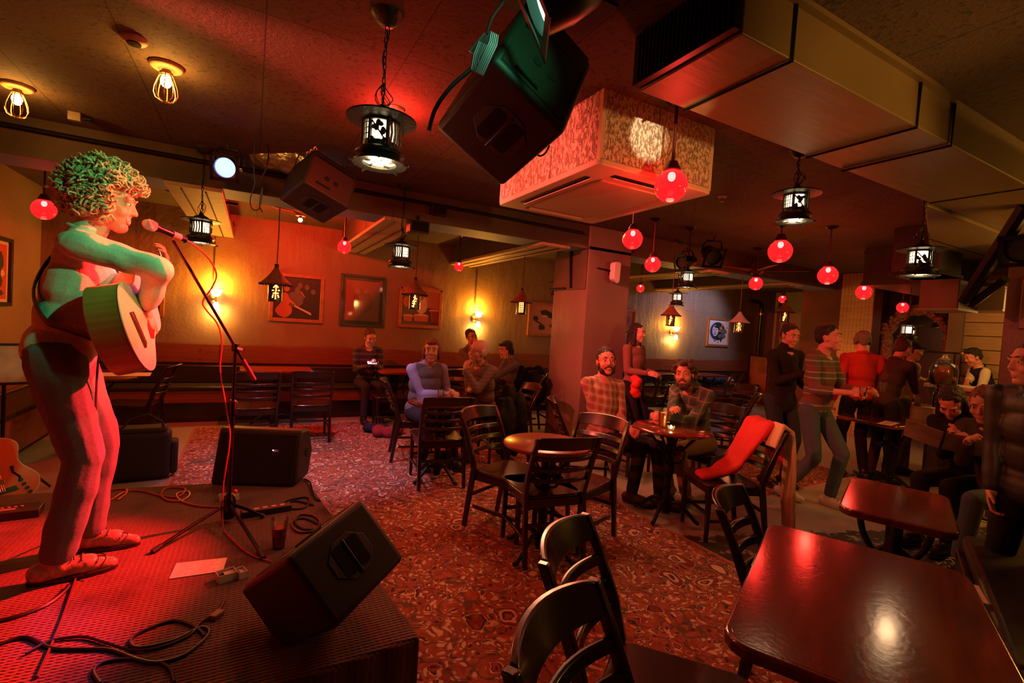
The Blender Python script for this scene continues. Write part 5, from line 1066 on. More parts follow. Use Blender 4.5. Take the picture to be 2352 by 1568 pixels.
def hand(mb, w, d, nrm, side, curl=.6, s=1.0, spread=.0):
    """w wrist, d direction of the hand, nrm palm normal (the way the palm faces), side +1 thumb on x = d cross nrm"""
    d = V(d).normalized(); nrm = (V(nrm)-d*V(nrm).dot(d)).normalized(); x = d.cross(nrm)*side
    R_ = M4(((x.x, d.x, nrm.x, 0), (x.y, d.y, nrm.y, 0), (x.z, d.z, nrm.z, 0), (0, 0, 0, 1))).to_3x3()
    c = w+d*.048*s; cap_(mb, w-d*.03*s, w+d*.02*s, .024*s, .026*s); mb.sph(c, (.039*s, .050*s, .016*s), 14, 10, R_)
    lens = (.072, .080, .074, .058)
    for i in range(4):
        xo = (.0315-.0205*i)*s; k = w+d*.090*s*(1-.04*(i == 3)-.02*(i == 0))+x*xo; L = lens[i]*s
        dd = (d+x*(.10-.07*i)*(1+spread)).normalized(); a = curl
        p1 = k+(dd*math.cos(a*.6)+nrm*math.sin(a*.6))*L*.45; p2 = p1+(dd*math.cos(a*1.4)+nrm*math.sin(a*1.4))*L*.32; p3 = p2+(dd*math.cos(a*2.1)+nrm*math.sin(a*2.1))*L*.23
        cap_(mb, k-dd*.02*s, p1, .0092*s, .0084*s, 8); cap_(mb, p1, p2, .0084*s, .0078*s, 8); cap_(mb, p2, p3, .0078*s, .0068*s, 8)
    t0 = w+d*.022*s+x*.026*s; t1 = t0+(d*.55+x*.6+nrm*.45*min(1, curl+.3)).normalized()*.040*s; t2 = t1+(d*.85+x*.15+nrm*.4).normalized()*.030*s
    cap_(mb, t0, t1, .0125*s, .0100*s, 8); cap_(mb, t1, t2, .0100*s, .0082*s, 8)
def head_prims(mb, hm, nose=1.0):
    f = lambda x, y, z: hm @ V((x, y, z)); R3 = hm.to_3x3(); R3n = R3.normalized(); s = R3.col[0].length
    def e(c, r): mb.sph(f(*c), tuple(q*s for q in r), 18, 12, R3n)
    e((0, -.018, .030), (.074, .094, .082)); e((0, .022, -.028), (.062, .064, .080)); e((0, .045, -.045), (.046, .040, .060)); e((0, .054, -.090), (.032, .032, .026)); e((0, .000, -.06), (.058, .05, .045))
    for sx in (-1, 1):
        e((sx*.036, .052, -.026), (.026, .028, .026)); e((sx*.0755, -.008, -.008), (.009, .019, .031)); e((sx*.042, -.0, -.075), (.02, .04, .022)); e((sx*.031, .070, .036), (.022, .014, .009)); e((sx*.031, .0700, .0225), (.0165, .0120, .0062)); e((sx*.031, .0690, .0030), (.0150, .0110, .0055))
    cap_(mb, f(0, .076, .022), f(0, .097*nose, -.018), .0085*s, .0120*s, 8)
    for sx in (-1, 1): e((sx*.0115, .086*nose, -.022), (.0085, .010, .007))
    e((0, .079, -.052), (.024, .010, .006)); e((0, .077, -.063), (.021, .011, .007)); e((0, .066, -.074), (.026, .012, .01))
EYEW = mat('eye_white', (.70, .66, .62), .25); PUP = mat('eye_dark', (.02, .012, .01), .15); LIPS = mat('lips', (.42, .10, .08), .45)
SK = mat('skin_light', (.58, .30, .20), .55, bump=.15, bs=300); SK2 = mat('skin_tan', (.42, .20, .12), .55); SK3 = mat('skin_ruddy', (.60, .25, .17), .55, bump=.15, bs=200)
def hmat(n, c): return mat('hair_'+n, c, .55, bump=1.5, bs=120, stretch=(1, 1, .25))
HBLK, HBRN, HRED, HWHT, HGRY, HGLD = hmat('black', (.018, .013, .012)), hmat('brown', (.060, .028, .015)), hmat('auburn', (.20, .06, .03)), hmat('white', (.62, .56, .52)), hmat('grey', (.16, .12, .10)), hmat('gold_brown', (.66, .46, .26))
def hair_shape(kind, mb, hm, q):
    f = lambda x, y, z: hm @ V((x, y, z)); R3 = hm.to_3x3(); R3n = R3.normalized(); s = R3.col[0].length
    def e(c, r): mb.sph(f(*c), tuple(v*s for v in r), 18, 12, R3n)
    if kind == 'bald': return
    if kind == 'fringe': [e((sx*.06, -.045, .0), (.026, .055, .045)) for sx in (-1, 1)]; e((0, -.085, .005), (.055, .03, .05)); e((0, -.03, .075), (.06, .07, .04)); return
    if kind == 'receding':
        e((0, -.055, .040), (.079, .078, .078)); [e((sx*.070, -.035, .0), (.018, .05, .05)) for sx in (-1, 1)]; e((0, -.095, -.01), (.05, .03, .05)); return
    e((0, -.034, .052), (.080, .094, .076)); e((0, -.062, .005), (.074, .056, .070))
    for sx in (-1, 1): e((sx*.067, -.006, .022), (.012, .022, .035))
    if kind == 'tall': e((0, .018, .108), (.062, .055, .030)); e((0, -.02, .10), (.07, .08, .04))
    if kind == 'mop':
        for i in range(46):
            a, z = q.uniform(0, 6.28), q.uniform(-.04, .12); r = .088 if z < .08 else .06
            if math.sin(a) > .45 and z < .065: continue
            e((r*math.cos(a), -.02+r*1.1*math.sin(a), z), [q.uniform(.018, .03)]*3)
    if kind == 'bob':
        for sx in (-1, 1): e((sx*.074, -.012, -.02), (.020, .045, .075))
        e((0, -.08, -.02), (.07, .04, .08)); e((0, .045, .085), (.055, .035, .022))
    if kind == 'long':
        for sx in (-1, 1): cap_(mb, f(sx*.07, -.01, .03), f(sx*.085, -.005, -.15), .026*s, .034*s)
        cap_(mb, f(0, -.07, 0), f(0, -.085, -.18), .07*s, .055*s)
    if kind == 'messy':
        for i in range(22): e((q.uniform(-.07, .07), q.uniform(-.10, .05), q.uniform(.08, .125)), [q.uniform(.015, .026)]*3)
def curls(hm, q, n, name, m, parent, rad=.115, tubes=True):
    mb = MB(); f = lambda v: hm @ V(v)
    for i in range(n):
        a, b = q.uniform(0, 2*PI), math.asin(q.uniform(-.72, .98)); dv = V((math.cos(a)*math.cos(b), math.sin(a)*math.cos(b), math.sin(b)))
        if dv.y > .45 and dv.z < .38: continue
        r0 = rad*q.uniform(.72, .98); c0 = V((dv.x*r0*.94, dv.y*r0*1.05-.03, dv.z*r0*1.02+.035)); t1 = dv.orthogonal().normalized(); t2 = dv.cross(t1); ph = q.uniform(0, 6.28)
        dn = V((0, 0, -1)); ax = (dn-dv*dn.dot(dv)*.6+V((q.uniform(-.9, .9), q.uniform(-.9, .9), q.uniform(-.5, .5)))).normalized(); L = q.uniform(.03, .07); w = q.uniform(.009, .019); turns = q.uniform(1.0, 2.2)
        o1 = ax.orthogonal().normalized(); o2 = ax.cross(o1)
        mb.tube([f(c0+ax*(L*(k/10-.4))+o1*(w*math.cos(ph+turns*2*PI*k/10))+o2*(w*math.sin(ph+turns*2*PI*k/10))) for k in range(11)], [.0050*(1-.5*abs(k/10-.4)) for k in range(11)], 5)
    o = mb.build(name, m, parent, smooth=80); return o
def person(label, pos, face, top, pants, shoe, skin=SK, hair='short', hairm=HBRN, hz=.93, lean=0, side=0, twist=0, head=(0, 0, 0), hR=None, hL=None, fR=None, fL=None,
           s=1.0, vox=.0085, sleeve=1.0, curl=.8, vest=None, beard=None, glasses=False, lips=True, eyes=True, hairfn=None, knee=(0, 1, .2), poleR=None, poleL=None, palmR=None, palmL=None,
           fat=1.0, disp=.014, legr=1.0, jacket=False, hscale=1.0, seed=0, toes=(0, 0), cap=None, smile=False, heady=0.0, name='person', topname='shirt', group=None, collar=None):
    t = thing(name, label, 'person', pos, rz_to(face)); q = random.Random(seed+11)
    inv = t.matrix_basis.inverted() if False else (M4.Translation(V(pos)) @ M4.Rotation(rz_to(face), 4, 'Z')).inverted()
    def loc(v): return inv @ v[1] if isinstance(v, tuple) and v[0] == 'w' else V(v)
    H0 = V((0, 0, hz)); T = Euler((-math.radians(lean), math.radians(side), 0)).to_matrix(); U = T @ V((0, 0, 1)); X = (T @ M4.Rotation(math.radians(twist), 3, 'Z')) @ V((1, 0, 0)); F = U.cross(X)
    at_ = lambda x, y, z: H0+(X*x+F*y+U*z)*s
    SR, SL = at_(.168*fat**.4, 0, .440), at_(-.168*fat**.4, 0, .440); NK = at_(0, .0, .53); HC = at_(0, .038+heady, .645)
    hm = M4.Translation(HC) @ Euler((math.radians(-head[1]), math.radians(head[2]), math.radians(head[0])), 'XYZ').to_matrix().to_4x4() @ M4.Scale(s*hscale, 4)
    hR = loc(hR) if hR is not None else at_(.25, .04, -.06); hL = loc(hL) if hL is not None else at_(-.25, .04, -.06)
    ER, WR = ik(SR, hR, .285*s, .255*s, poleR or (X*.42-F*.6-V((0, 0, 1.1)))); EL, WL = ik(SL, hL, .285*s, .255*s, poleL or (-X*.42-F*.6-V((0, 0, 1.1))))
    hipR, hipL = H0+V((.095, 0, -.04))*s, H0+V((-.095, 0, -.04))*s
    fR = loc(fR) if fR is not None else V((.11, 0, .085)); fL = loc(fL) if fL is not None else V((-.11, .02, .085))
    KR, AR = ik(hipR, fR, .425*s, .425*s, knee); KL, AL = ik(hipL, fL, .425*s, .425*s, knee)
    # body (skin): head, neck, trunk core, limbs and hands in one surface
    b = MB(); head_prims(b, hm); cap_(b, at_(0, -.012, .45), hm @ V((0, -.018, -.05)), .060*s, .054*s); cap_(b, at_(0, 0, .02), at_(0, 0, .42), .085*s, .09*s); cap_(b, SL, SR, .035*s, .035*s)
    for S_, E_, W_ in ((SR, ER, WR), (SL, EL, WL)): cap_(b, S_, E_, .038*s, .034*s); cap_(b, E_, W_, .036*s, .025*s)
    for h_, k_, a_ in ((hipR, KR, AR), (hipL, KL, AL)): cap_(b, h_, k_, .062*s, .045*s); cap_(b, k_, a_, .044*s, .032*s)
    dR = (WR-ER).normalized(); dL = (WL-EL).normalized()
    if isinstance(palmR, tuple) and len(palmR) == 2: dR2 = V(palmR[0]); nR = V(palmR[1])
    else: dR2 = dR; nR = V(palmR) if palmR else (-X*.8+V((0, 0, -.5)))
    if isinstance(palmL, tuple) and len(palmL) == 2: dL2 = V(palmL[0]); nL = V(palmL[1])
    else: dL2 = dL; nL = V(palmL) if palmL else (X*.8+V((0, 0, -.5)))
    hand(b, WR, dR2, nR, 1 if palmR is None or True else -1, curl, s*1.0); hand(b, WL, dL2, nL, -1, curl, s*1.0)
    fuse(b, 'body', skin, t, vox*.8, 2)
    # clothes
    c = MB(); g = fat
    def torso(mb, k=0.0):
        for (y, z, rx, ry, rz_) in ((0, .0, .150*g, .115*g, .12), (.010*g, .13, .136*g, .110*g, .15), (.006, .27, .150*g**.7, .118*g**.8, .16), (.0, .385, .160, .104, .11)):
            mb.sph(at_(0, y, z), ((rx+k)*s, (ry+k)*s, rz_*s), 18, 12, T)
        cap_(mb, at_(-.115, -.008, .437), at_(.115, -.008, .437), (.058+k*.7)*s, (.058+k*.7)*s)
    torso(c); cap_(c, at_(0, -.018, .42), at_(0, -.010, .495), .088*s, .062*s)
    for sx in (-1, 1): cap_(c, at_(0, -.015, .47), at_(sx*.13, -.008, .452), .052*s, .050*s)
    for S_, E_, W_ in ((SR, ER, WR), (SL, EL, WL)):
        cap_(c, S_, E_, .058*s, .049*s)
        if sleeve > 0: cap_(c, E_, E_.lerp(W_, sleeve*.93), .050*s, (.050-.012*sleeve)*s)
    if jacket:
        c.sph(at_(0, 0, -.06), (.165*g*s, .135*g*s, .14*s), 16, 10, T)
        cap_(c, at_(0, -.02, .49), at_(0, .005, .535), .078*s, .070*s)
    fuse(c, topname, top, t, vox*1.15, 3, disp)
    cm = MB(); cm.tube([at_(.066*math.sin(a), -.012-.062*math.cos(a)*1.0, .512-.022*(1-math.cos(a))*.5*1.6) for a in [2*PI*i/20 for i in range(20)]], .011*s, 6, closed=True, flat=1.4); cm.build('collar', collar or (vest or top), t, smooth=80)
    if vest is not None:
        v = MB(); torso(v, .016)
        fuse(v, 'vest', vest, t, vox*1.15, 2, disp)
    l = MB(); l.sph(H0+V((0, 0, -.01)), (.145*g*s, .115*g*s, .11*s), 16, 10)
    for h_, k_, a_ in ((hipR, KR, AR), (hipL, KL, AL)): cap_(l, h_, k_, .088*s*g**.5*legr**.5, .064*s*legr); cap_(l, k_, k_.lerp(a_, .93), .062*s*legr, .052*s*legr)
    fuse(l, 'trousers', pants, t, vox*1.2, 3, disp*.6)
    for (a_, k_, to) in ((AR, KR, toes[0]), (AL, KL, toes[1])):
        fx = V((math.sin(math.radians(to)), math.cos(math.radians(to)), 0)); sh = MB(); b0 = V((a_.x, a_.y, a_.z-.085))
        cap_(sh, b0+V((0, 0, .045))-fx*.05, b0+V((0, 0, .045))+fx*.10, .042*s, .040*s); cap_(sh, b0+V((0, 0, .035))+fx*.08, b0+V((0, 0, .026))+fx*.175, .040*s, .026*s); cap_(sh, b0+V((0, 0, .05)), b0+V((0, 0, .10)), .045*s, .046*s)
        so = fuse(sh, 'shoe', shoe, t, .009, 2)
        ps = MB(); cx = b0+fx*.055
        ps.prism([((cx+fx*(y*.145)+V((fx.y, -fx.x, 0))*(x*.046)).x, (cx+fx*(y*.145)+V((fx.y, -fx.x, 0))*(x*.046)).y) for x, y in [(math.cos(k*PI/8)*(1 if math.sin(k*PI/8) > -.3 else .85), math.sin(k*PI/8)) for k in range(16)]], b0.z+.001, b0.z+.020)
        if vox < .0066 or 'trainer' in shoe.name:
            side_ = V((fx.y, -fx.x, 0)); lc = MB()
            for k in range(4): z_ = b0+fx*(.055+.024*k)+V((0, 0, .098-.010*k)); lc.tube([z_+side_*.030-V((0, 0, .014)), z_+V((0, 0, .002)), z_-side_*.030-V((0, 0, .014))], .0032, 5)
            if vox < .0066: lc.tube(catmull([z_, z_+side_*.03+fx*.03, z_+side_*.06+fx*.01-V((0, 0, .03))]), .0025, 5)
            lc.build('laces', BLKSH if 'white' in shoe.name or vox < .0066 else mat('sole_white', (.6, .56, .52), .6), so)
        ps.build('sole', mat('sole_gum', (.5, .35, .25), .6) if shoe.name == 'white_trainer' else (mat('sole_white', (.6, .56, .52), .6) if shoe.name == 'black_trainer' else BLKSH), so, bevel=.004)
    # hair and face details
    R3n = hm.to_3x3().normalized(); sc_ = s*hscale; P_ = lambda x, y, z: hm @ V((x, y, z))
    if hair == 'curls':
        hb = MB(); hair_shape('short', hb, hm @ M4.Translation((0, -.012, .012)) @ M4.Scale(1.26, 4), q); hb.sph(hm @ V((0, -.06, -.03)), (.085, .075, .075), 14, 10); o = fuse(hb, 'hair', hairm, t, .008, 2, .03, TXH); curls(hm, q, 1000, 'curl', hairm, o, .152)
    elif hair != 'bald':
        hb = MB(); hair_shape(hair, hb, hm, q); fuse(hb, 'hair', hairm, t, .0065 if vox < .008 else .0085, 1, .016, TXH)
    if cap:
        cb = MB(); cb.sph(P_(0, -.02, .062), (.088*sc_, .103*sc_, .068*sc_), 20, 10, R3n); cb.sph(P_(0, .075, .062), (.06*sc_, .055*sc_, .008*sc_), 16, 6, R3n); fuse(cb, 'cap', cap, t, .007, 2)
    if eyes:
        for sx in (-1, 1):
            e_ = MB().sph(P_(sx*.0305, .0705, .012), (.0125*sc_, .0105*sc_, .0075*sc_), 12, 8, R3n).build('eye', EYEW, t, smooth=80)
            MB().sph(P_(sx*.0305, .0778, .012), (.0062*sc_, .0040*sc_, .0062*sc_), 10, 6, R3n).build('pupil', PUP, e_, smooth=80)
            MB().tube([P_(sx*.014, .086, .036), P_(sx*.032, .084, .042), P_(sx*.050, .068, .036)], [.003*sc_, .0042*sc_, .0025*sc_], 6).build('eyebrow', hairm if hairm is not HWHT else HGRY, t)
    if lips:
        lp = MB(); w = .029 if smile else .022; up = .010 if smile else 0
        lp.tube([P_(-w, .074, -.057+up), P_(-w*.5, .081, -.056+up*.2), P_(0, .0845, -.0545), P_(w*.5, .081, -.056+up*.2), P_(w, .074, -.057+up)], [.002*sc_, .0042*sc_, .0045*sc_, .0042*sc_, .002*sc_], 6)
        lp.tube([P_(-w, .074, -.058+up), P_(-w*.5, .079, -.067+up*.1), P_(0, .0825, -.069), P_(w*.5, .079, -.067+up*.1), P_(w, .074, -.058+up)], [.002*sc_, .0048*sc_, .0055*sc_, .0048*sc_, .002*sc_], 6); lp.build('lips', LIPS, t, smooth=80)
        if smile: MB().tube([P_(-w*.8, .080, -.056+up*.6), P_(0, .0855, -.0620), P_(w*.8, .080, -.056+up*.6)], [.002*sc_, .0042*sc_, .002*sc_], 6).build('teeth', EYEW, t)
    if beard:
        bb = MB(); ee = lambda c_, r_: bb.sph(P_(*c_), tuple(v*sc_ for v in r_), 14, 10, R3n)
        th = 1.0 if beard[1] == 'full' else .6
        ee((0, .050, -.098), (.042, .036*th+.008, .030*th+.008)); [ee((sx*.044, .026, -.078), (.024, .042, .030)) for sx in (-1, 1)]; [ee((sx*.062, .004, -.045), (.014, .024, .034)) for sx in (-1, 1)]
        bb.tube([P_(-.034, .070, -.060), P_(-.020, .086, -.044), P_(0, .092, -.040), P_(.020, .086, -.044), P_(.034, .070, -.060)], .0065*sc_, 8)
        fuse(bb, 'beard', beard[0], t, .0058, 1, .010, TXH)
    if glasses:
        gb = MB()
        for sx in (-1, 1):
            gb.tube([P_(sx*.032+.021*math.cos(a), .089, .010+.016*math.sin(a)) for a in [2*PI*i/16 for i in range(16)]], .0016*sc_, 5, closed=True); gb.tube([P_(sx*.053, .087, .014), P_(sx*.074, .03, .014), P_(sx*.077, -.02, .010)], .0016*sc_, 5)
        gb.tube([P_(-.011, .090, .013), P_(.011, .090, .013)], .0016*sc_, 5); gb.build('glasses', mat('glasses_frame', (.25, .14, .08), .25, .7), t)
    t['joints'] = str([round(v, 3) for v in (*HC, *WR, *WL)]); del t['joints']
    return t, dict(HC=HC, WR=WR, WL=WL, ER=ER, EL=EL, at=at_, X=X, F=F, U=U, SR=SR, SL=SL, KR=KR, KL=KL, hm=hm, inv=inv)
def cloth(n, c, r=.9, b=.12): return mat('cloth_'+n, c, r, bump=b, bs=90, var=.10, spec=.2)
WST = (M4.Translation, )
def ray_at(x, y, d): return ('w', dep(x, y, d))
def grnd(x, y, d, z=0.012): p = dep(x, y, d); return V((p.x, p.y, z))
BLKSH = mat('black_shoe', (.02, .016, .015), .4); BRNSH = mat('brown_boot', (.07, .03, .018), .45)
# ---- the singer
LEA2 = mat('patterned_leather_shoe', (.40, .26, .20), .35, bump=.4, bs=40, var=.35)
sing_dir = V((.985, .03, 0)).normalized()
spos = V((-.70, 2.69, SZ))
sg, J = person('singer with big curly hair, pale shirt and jeans playing an acoustic guitar on stage', spos, sing_dir, cloth('pale_shirt', (.60, .57, .50), .85, .12), cloth('faded_jeans', (.15, .19, .23)), LEA2,
    SK3, 'curls', HGLD, hz=.955, lean=9, head=(-4, 10, 0), hR=('w', dep(330, 712, 2.14)), hL=('w', dep(378, 622, 2.60)), fR=(.11, .03, .085), fL=(-.16, .08, .085), s=1.0, vox=.0062, legr=1.16, curl=.75, disp=.040, fat=1.1,
    poleR=(.25, .9, -.1), poleL=(-.5, .3, -.8), palmR=(V((-.2, .35, -.9)), V((-.4, -.9, 0))), palmL=(V((.3, .1, .9)), V((.2, -1, 0))), smile=True, seed=3, toes=(-10, 8), knee=(0, 1, 0), beard=None, sleeve=.88)
gC = dep(328, 726, 2.08); gN = dep(392, 565, 2.78); nk = (gN-gC).normalized(); nrm = V((.93, -.36, .10))
gm = frame(gC+nk*.0, nk, nrm)
guitar('acoustic_guitar', 'pale-topped acoustic guitar held by the singer, seen from its tail end', gm, mat('spruce_top', (.72, .50, .32), .28, coat=.4), m_wood('guitar_side_wood', (.50, .24, .06), (.36, .16, .04), .22, (1, 14, 1), .1, .5), .115, 'round', .50, lower=.195)
stw = MB(); iv = J['inv']
sp1, sp2, sp3, sp4 = V((-.16, .10, 1.50)), J['at'](-.05, -.115, .44), J['at'](.07, -.14, .20), iv @ (gC-nk*.25-nrm.normalized()*.06)
stw.tube(catmull([J['at'](-.12, .10, .32), J['at'](-.12, .05, .50), J['at'](-.09, -.055, .475), J['at'](.01, -.100, .36), J['at'](.09, -.105, .22), J['at'](.155, -.04, .12), J['at'](.19, .03, .10), sp4]), .022, 6, flat=.25)
stw.build('guitar_strap', mat('dark_strap', (.02, .022, .02), .5), sg)
bwm = MB(); bp_ = iv @ dep(242, 778, 1.96)
bwm.tube([bp_, bp_+V((.0, -.03, .02)), bp_+V((.0, -.09, .045)), bp_+V((0, -.05, .0)), bp_], .005, 6, flat=.4); bwm.tube([bp_, bp_+V((.02, -.05, .05)), bp_+V((.03, -.09, .06))], .004, 6, flat=.4); bwm.build('strap_bow', mat('pale_green_ribbon', (.45, .6, .4), .6), sg)
# ---- seated and standing audience
person('young man in a dark striped sweater sitting on the bench looking at his phone', (ony(838, 900, 7.30).x, 7.28, 0), (.05, -1), m_stripe('dark_striped_knit', (.045, .035, .045), (.11, .085, .12), .085, .4), cloth('dark_trousers', (.035, .028, .028)), BLKSH, SK, 'short', HBRN, hz=.56, lean=8, head=(0, 28, 8), hR=(.05, .30, .80), hL=(-.06, .30, .80), fR=(.13, .48, .085), fL=(-.14, .40, .085), curl=1.1, palmR=(V((-.5, .5, .3)), V((0, -.2, 1))), palmL=(V((.5, .5, .3)), V((0, -.2, 1))), seed=1)
ph = thing('smartphone', 'small glowing smartphone held by the man in the striped sweater', 'phone', (ony(838, 900, 7.30).x, 6.93, .84), rot=(.5, 0, 0)); MB().box((0, 0, 0), (.14, .075, .009)).build('phone_case', BLK, ph, bevel=.003); MB().box((0, 0, .0052), (.125, .065, .001)).build('screen', emis('phone_screen', (.45, .5, 1), 3), ph); lamp('POINT', (0, -.02, .06), (.6, .6, 1), .12, size=.03, parent=ph)
person('woman with auburn bob in a grey fleece vest over a lavender sweatshirt, seated', (1.63, 4.93, 0.012), (.12, -1), cloth('lavender_fleece', (.34, .32, .56)), cloth('navy_trousers', (.022, .020, .030)), BLKSH, SK, 'bob', HRED, hz=.55, lean=12, head=(-30, 2, 0), hR=(-.10, .34, .745), hL=(-.20, .30, .755), fR=(.10, .30, .085), fL=(-.20, .42, .085), curl=.8, vest=cloth('grey_vest', (.13, .12, .14)), smile=True, fat=1.12, seed=2, hscale=1.03)
person('man in a tan sweater leaning on the bench behind the white-haired man, head tilted', (ony(1092, 860, 7.2).x-.02, 7.22, 0), (.25, -1), cloth('tan_sweater', (.20, .13, .085)), cloth('dark_trousers', (.035, .028, .028)), BLKSH, SK3, 'short', HBRN, hz=.60, lean=0, side=10, head=(-12, 6, 18), hR=(.14, .16, 1.10), hL=(-.16, .30, .74), fR=(.14, .45, .085), fL=(-.1, .45, .085), s=1.06, seed=4)
person('white-haired man with glasses in a brown shirt, seated with hand on chin', (2.36, 4.92, 0.012), (-.90, -.42), m_stripe('brown_check', (.15, .105, .085), (.20, .15, .12), .04, .25), cloth('dark_grey_trousers', (.03, .028, .03)), BLKSH, SK, 'receding', HWHT, hz=.54, lean=12, head=(0, 2, -6), hR=(.0, .26, .76), hL=(.02, .33, .97), poleL=V((-.3, .4, -1)), fR=(.13, .38, .085), fL=(-.13, .40, .085), glasses=True, fat=1.12, curl=1.4, palmL=(V((0, -.25, 1)), V((0, -1, -.2))), seed=5, hscale=1.05, s=1.02)
person('woman with dark hair in a grey top leaning her cheek on her hand, in profile', (ony(1190, 860, 5.75).x, 5.75, 0.0), (-.95, .1), cloth('grey_top', (.16, .14, .17)), cloth('black_skirt', (.02, .018, .02)), BLKSH, SK, 'bob', HBLK, hz=.55, lean=16, head=(5, 14, 0), hL=(-.11, .24, 1.04), poleL=V((-.3, .5, -1)), hR=(.05, .34, .76), fR=(.1, .4, .085), fL=(-.1, .42, .085), palmL=(V((.1, .1, 1)), V((.8, -.3, 0))), seed=6)
person('smiling man with dark beard in a plaid shirt, seated with crossed wrists', (2.84, 3.42, 0.012), (-.12, -1), m_plaid('tan_red_plaid', (.42, .28, .19), (.26, .09, .06), (.56, .42, .30), .07), cloth('black_jeans', (.022, .020, .022)), BRNSH, SK3, 'short', HBLK, hz=.55, lean=-6, side=-2, head=(-18, -2, 4), hR=(-.08, .24, .66), hL=(-.06, .28, .63), fR=('w', V((3.02, 3.16, .09))), fL=('w', V((3.18, 2.98, .09))), knee=(-.5, .6, .6), beard=(HBLK, 'short'), smile=True, vox=.0072, curl=.7, hscale=1.04, seed=7, s=1.03, toes=(-30, -40))
person('curly-haired bearded man in a green plaid jacket leaning on the round table', (3.74, 3.10, 0.012), (-.93, -.12), m_plaid('green_plaid', (.075, .115, .075), (.035, .05, .04), (.26, .17, .12), .09), cloth('tan_corduroys', (.26, .15, .06)), mat('tan_shoe', (.34, .19, .12), .6), SK3, 'mop', HBRN, hz=.55, lean=20, head=(24, 2, 6), hR=('w', dep(1540, 962, 3.95)), hL=('w', dep(1528, 958, 4.15)), fR=(.10, .24, .085), fL=(-.12, .30, .085), beard=(HBRN, 'full'), smile=True, jacket=True, vox=.0072, fat=1.05, curl=1.3, palmR=(V((-.5, .6, .5)), V((-.5, 0, -.4))), seed=8, s=1.02, heady=.03)
person('woman with dark hair and red scarf standing just right of the pillar', grnd(1450, 900, 6.0), (.25, -1), cloth('rose_brown_coat', (.22, .10, .08)), cloth('black_trousers', (.016, .014, .016)), BLKSH, SK, 'long', HBLK, hz=.88, head=(6, 6, 0), hR=(.08, .26, 1.02), hL=(-.16, .22, 1.0), s=.95, jacket=True, seed=9, vox=.009)
sc1 = thing('red_scarf', 'bright red scarf bunched in the standing woman\'s hands', 'scarf', grnd(1462, 860, 5.72, 0)+V((0, 0, .96)))
scm = MB(); [scm.sph((.03*math.sin(i*2.1), .03*math.cos(i*1.7), -.03*i), (.06, .05, .05), 10, 8) for i in range(7)]; fuse(scm, 'scarf_fabric', mat('red_cloth', (.60, .03, .025), .85), sc1, .009, 2, .02)
bj, JB = person('man in a black jacket standing with a small glass, looking down and smiling', grnd(1796, 860, 5.05), (-.25, -1), cloth('black_jacket', (.022, .018, .018)), cloth('dark_blue_jeans', (.03, .04, .05)), BLKSH, SK3, 'short', HBLK, hz=.93, lean=3, head=(-8, 18, 0), hR=(.02, .30, 1.20), hL=(-.20, .16, 1.02), s=.99, jacket=True, curl=1.3, fat=1.08, palmR=(V((-.8, .4, .3)), V((-.2, 0, -1))), smile=True, seed=10)
wpos = onz(1845, 1152); wk, JW = person('man in a striped sweater and jeans walking past, holding two glasses', (wpos.x+.05, wpos.y, 0.0), (.05, -1), m_stripe('brown_striped_knit', (.115, .085, .060), (.30, .26, .19), .052, .22, .9, (.17, .06, .04)), cloth('blue_grey_jeans', (.070, .095, .110)), mat('white_trainer', (.62, .55, .46), .5), SK3, 'short', HBLK, hz=.92, lean=4, head=(10, -2, 0), hR=(.12, .34, 1.10), hL=(-.10, .38, 1.12), fR=(.12, -.16, .10), fL=(-.08, .16, .085), s=1.02, sleeve=.45, curl=1.3, seed=12, fat=1.05, disp=.018)
person('man with short grey hair in a bright red shirt, his back to the room', grnd(1978, 860, 5.5), (.6, .75), cloth('red_shirt', (.48, .03, .022)), cloth('black_trousers', (.016, .014, .016)), BLKSH, SK3, 'receding', HGRY, hz=.93, lean=2, head=(-10, 6, 0), s=.99, seed=13, eyes=False, lips=False, fat=1.1)
person('man in a brown sweater reaching down to a glass on the bar table', grnd(2036, 870, 5.35), (.95, -.25), cloth('brown_sweater', (.10, .055, .035)), cloth('dark_trousers', (.035, .028, .028)), BLKSH, SK3, 'short', HBRN, hz=.92, lean=16, head=(0, 24, 0), hR=('w', dep(2103, 900, 5.5)), s=.95, seed=14, curl=.9)
person('bar customer in a dark cap, glasses and pale yellow shirt', grnd(2068, 870, 5.9), (.75, -.65), cloth('pale_yellow_shirt', (.52, .40, .20)), cloth('olive_trousers', (.10, .09, .06)), BLKSH, SK2, 'short', HBLK, hz=.90, lean=8, head=(0, 10, 0), hR=('w', dep(2108, 868, 6.1)), hL=('w', dep(2120, 872, 6.2)), s=.93, glasses=True, cap=cloth('black_cap', (.015, .012, .012)), sleeve=.5, fat=1.1, seed=15)
person('bartender in a dark vest and white shirt looking down behind the counter', grnd(2268, 880, 6.6), (-.65, .75), cloth('white_shirt', (.66, .54, .38)), cloth('black_trousers', (.016, .014, .016)), BLKSH, SK3, 'tall', HBLK, hz=.86, lean=14, head=(10, 26, 0), hR=('w', dep(2212, 895, 6.3)), hL=('w', dep(2200, 892, 6.5)), s=.96, vest=cloth('black_vest', (.018, .015, .018)), sleeve=.4, seed=16, lips=False)
person('reader with long dark hair in a black coat, bent over the menu', grnd(2240, 1000, 3.75), (-.85, .15), cloth('black_coat', (.012, .010, .011)), cloth('black_trousers', (.016, .014, .016)), BLKSH, SK3, 'long', HBLK, hz=.55, lean=26, head=(16, 50, 0), hR=('w', dep(2188, 1010, 3.5)), hL=('w', dep(2178, 1004, 3.75)), fR=(.1, .42, .085), fL=(-.1, .4, .085), jacket=True, seed=17, vox=.0085)
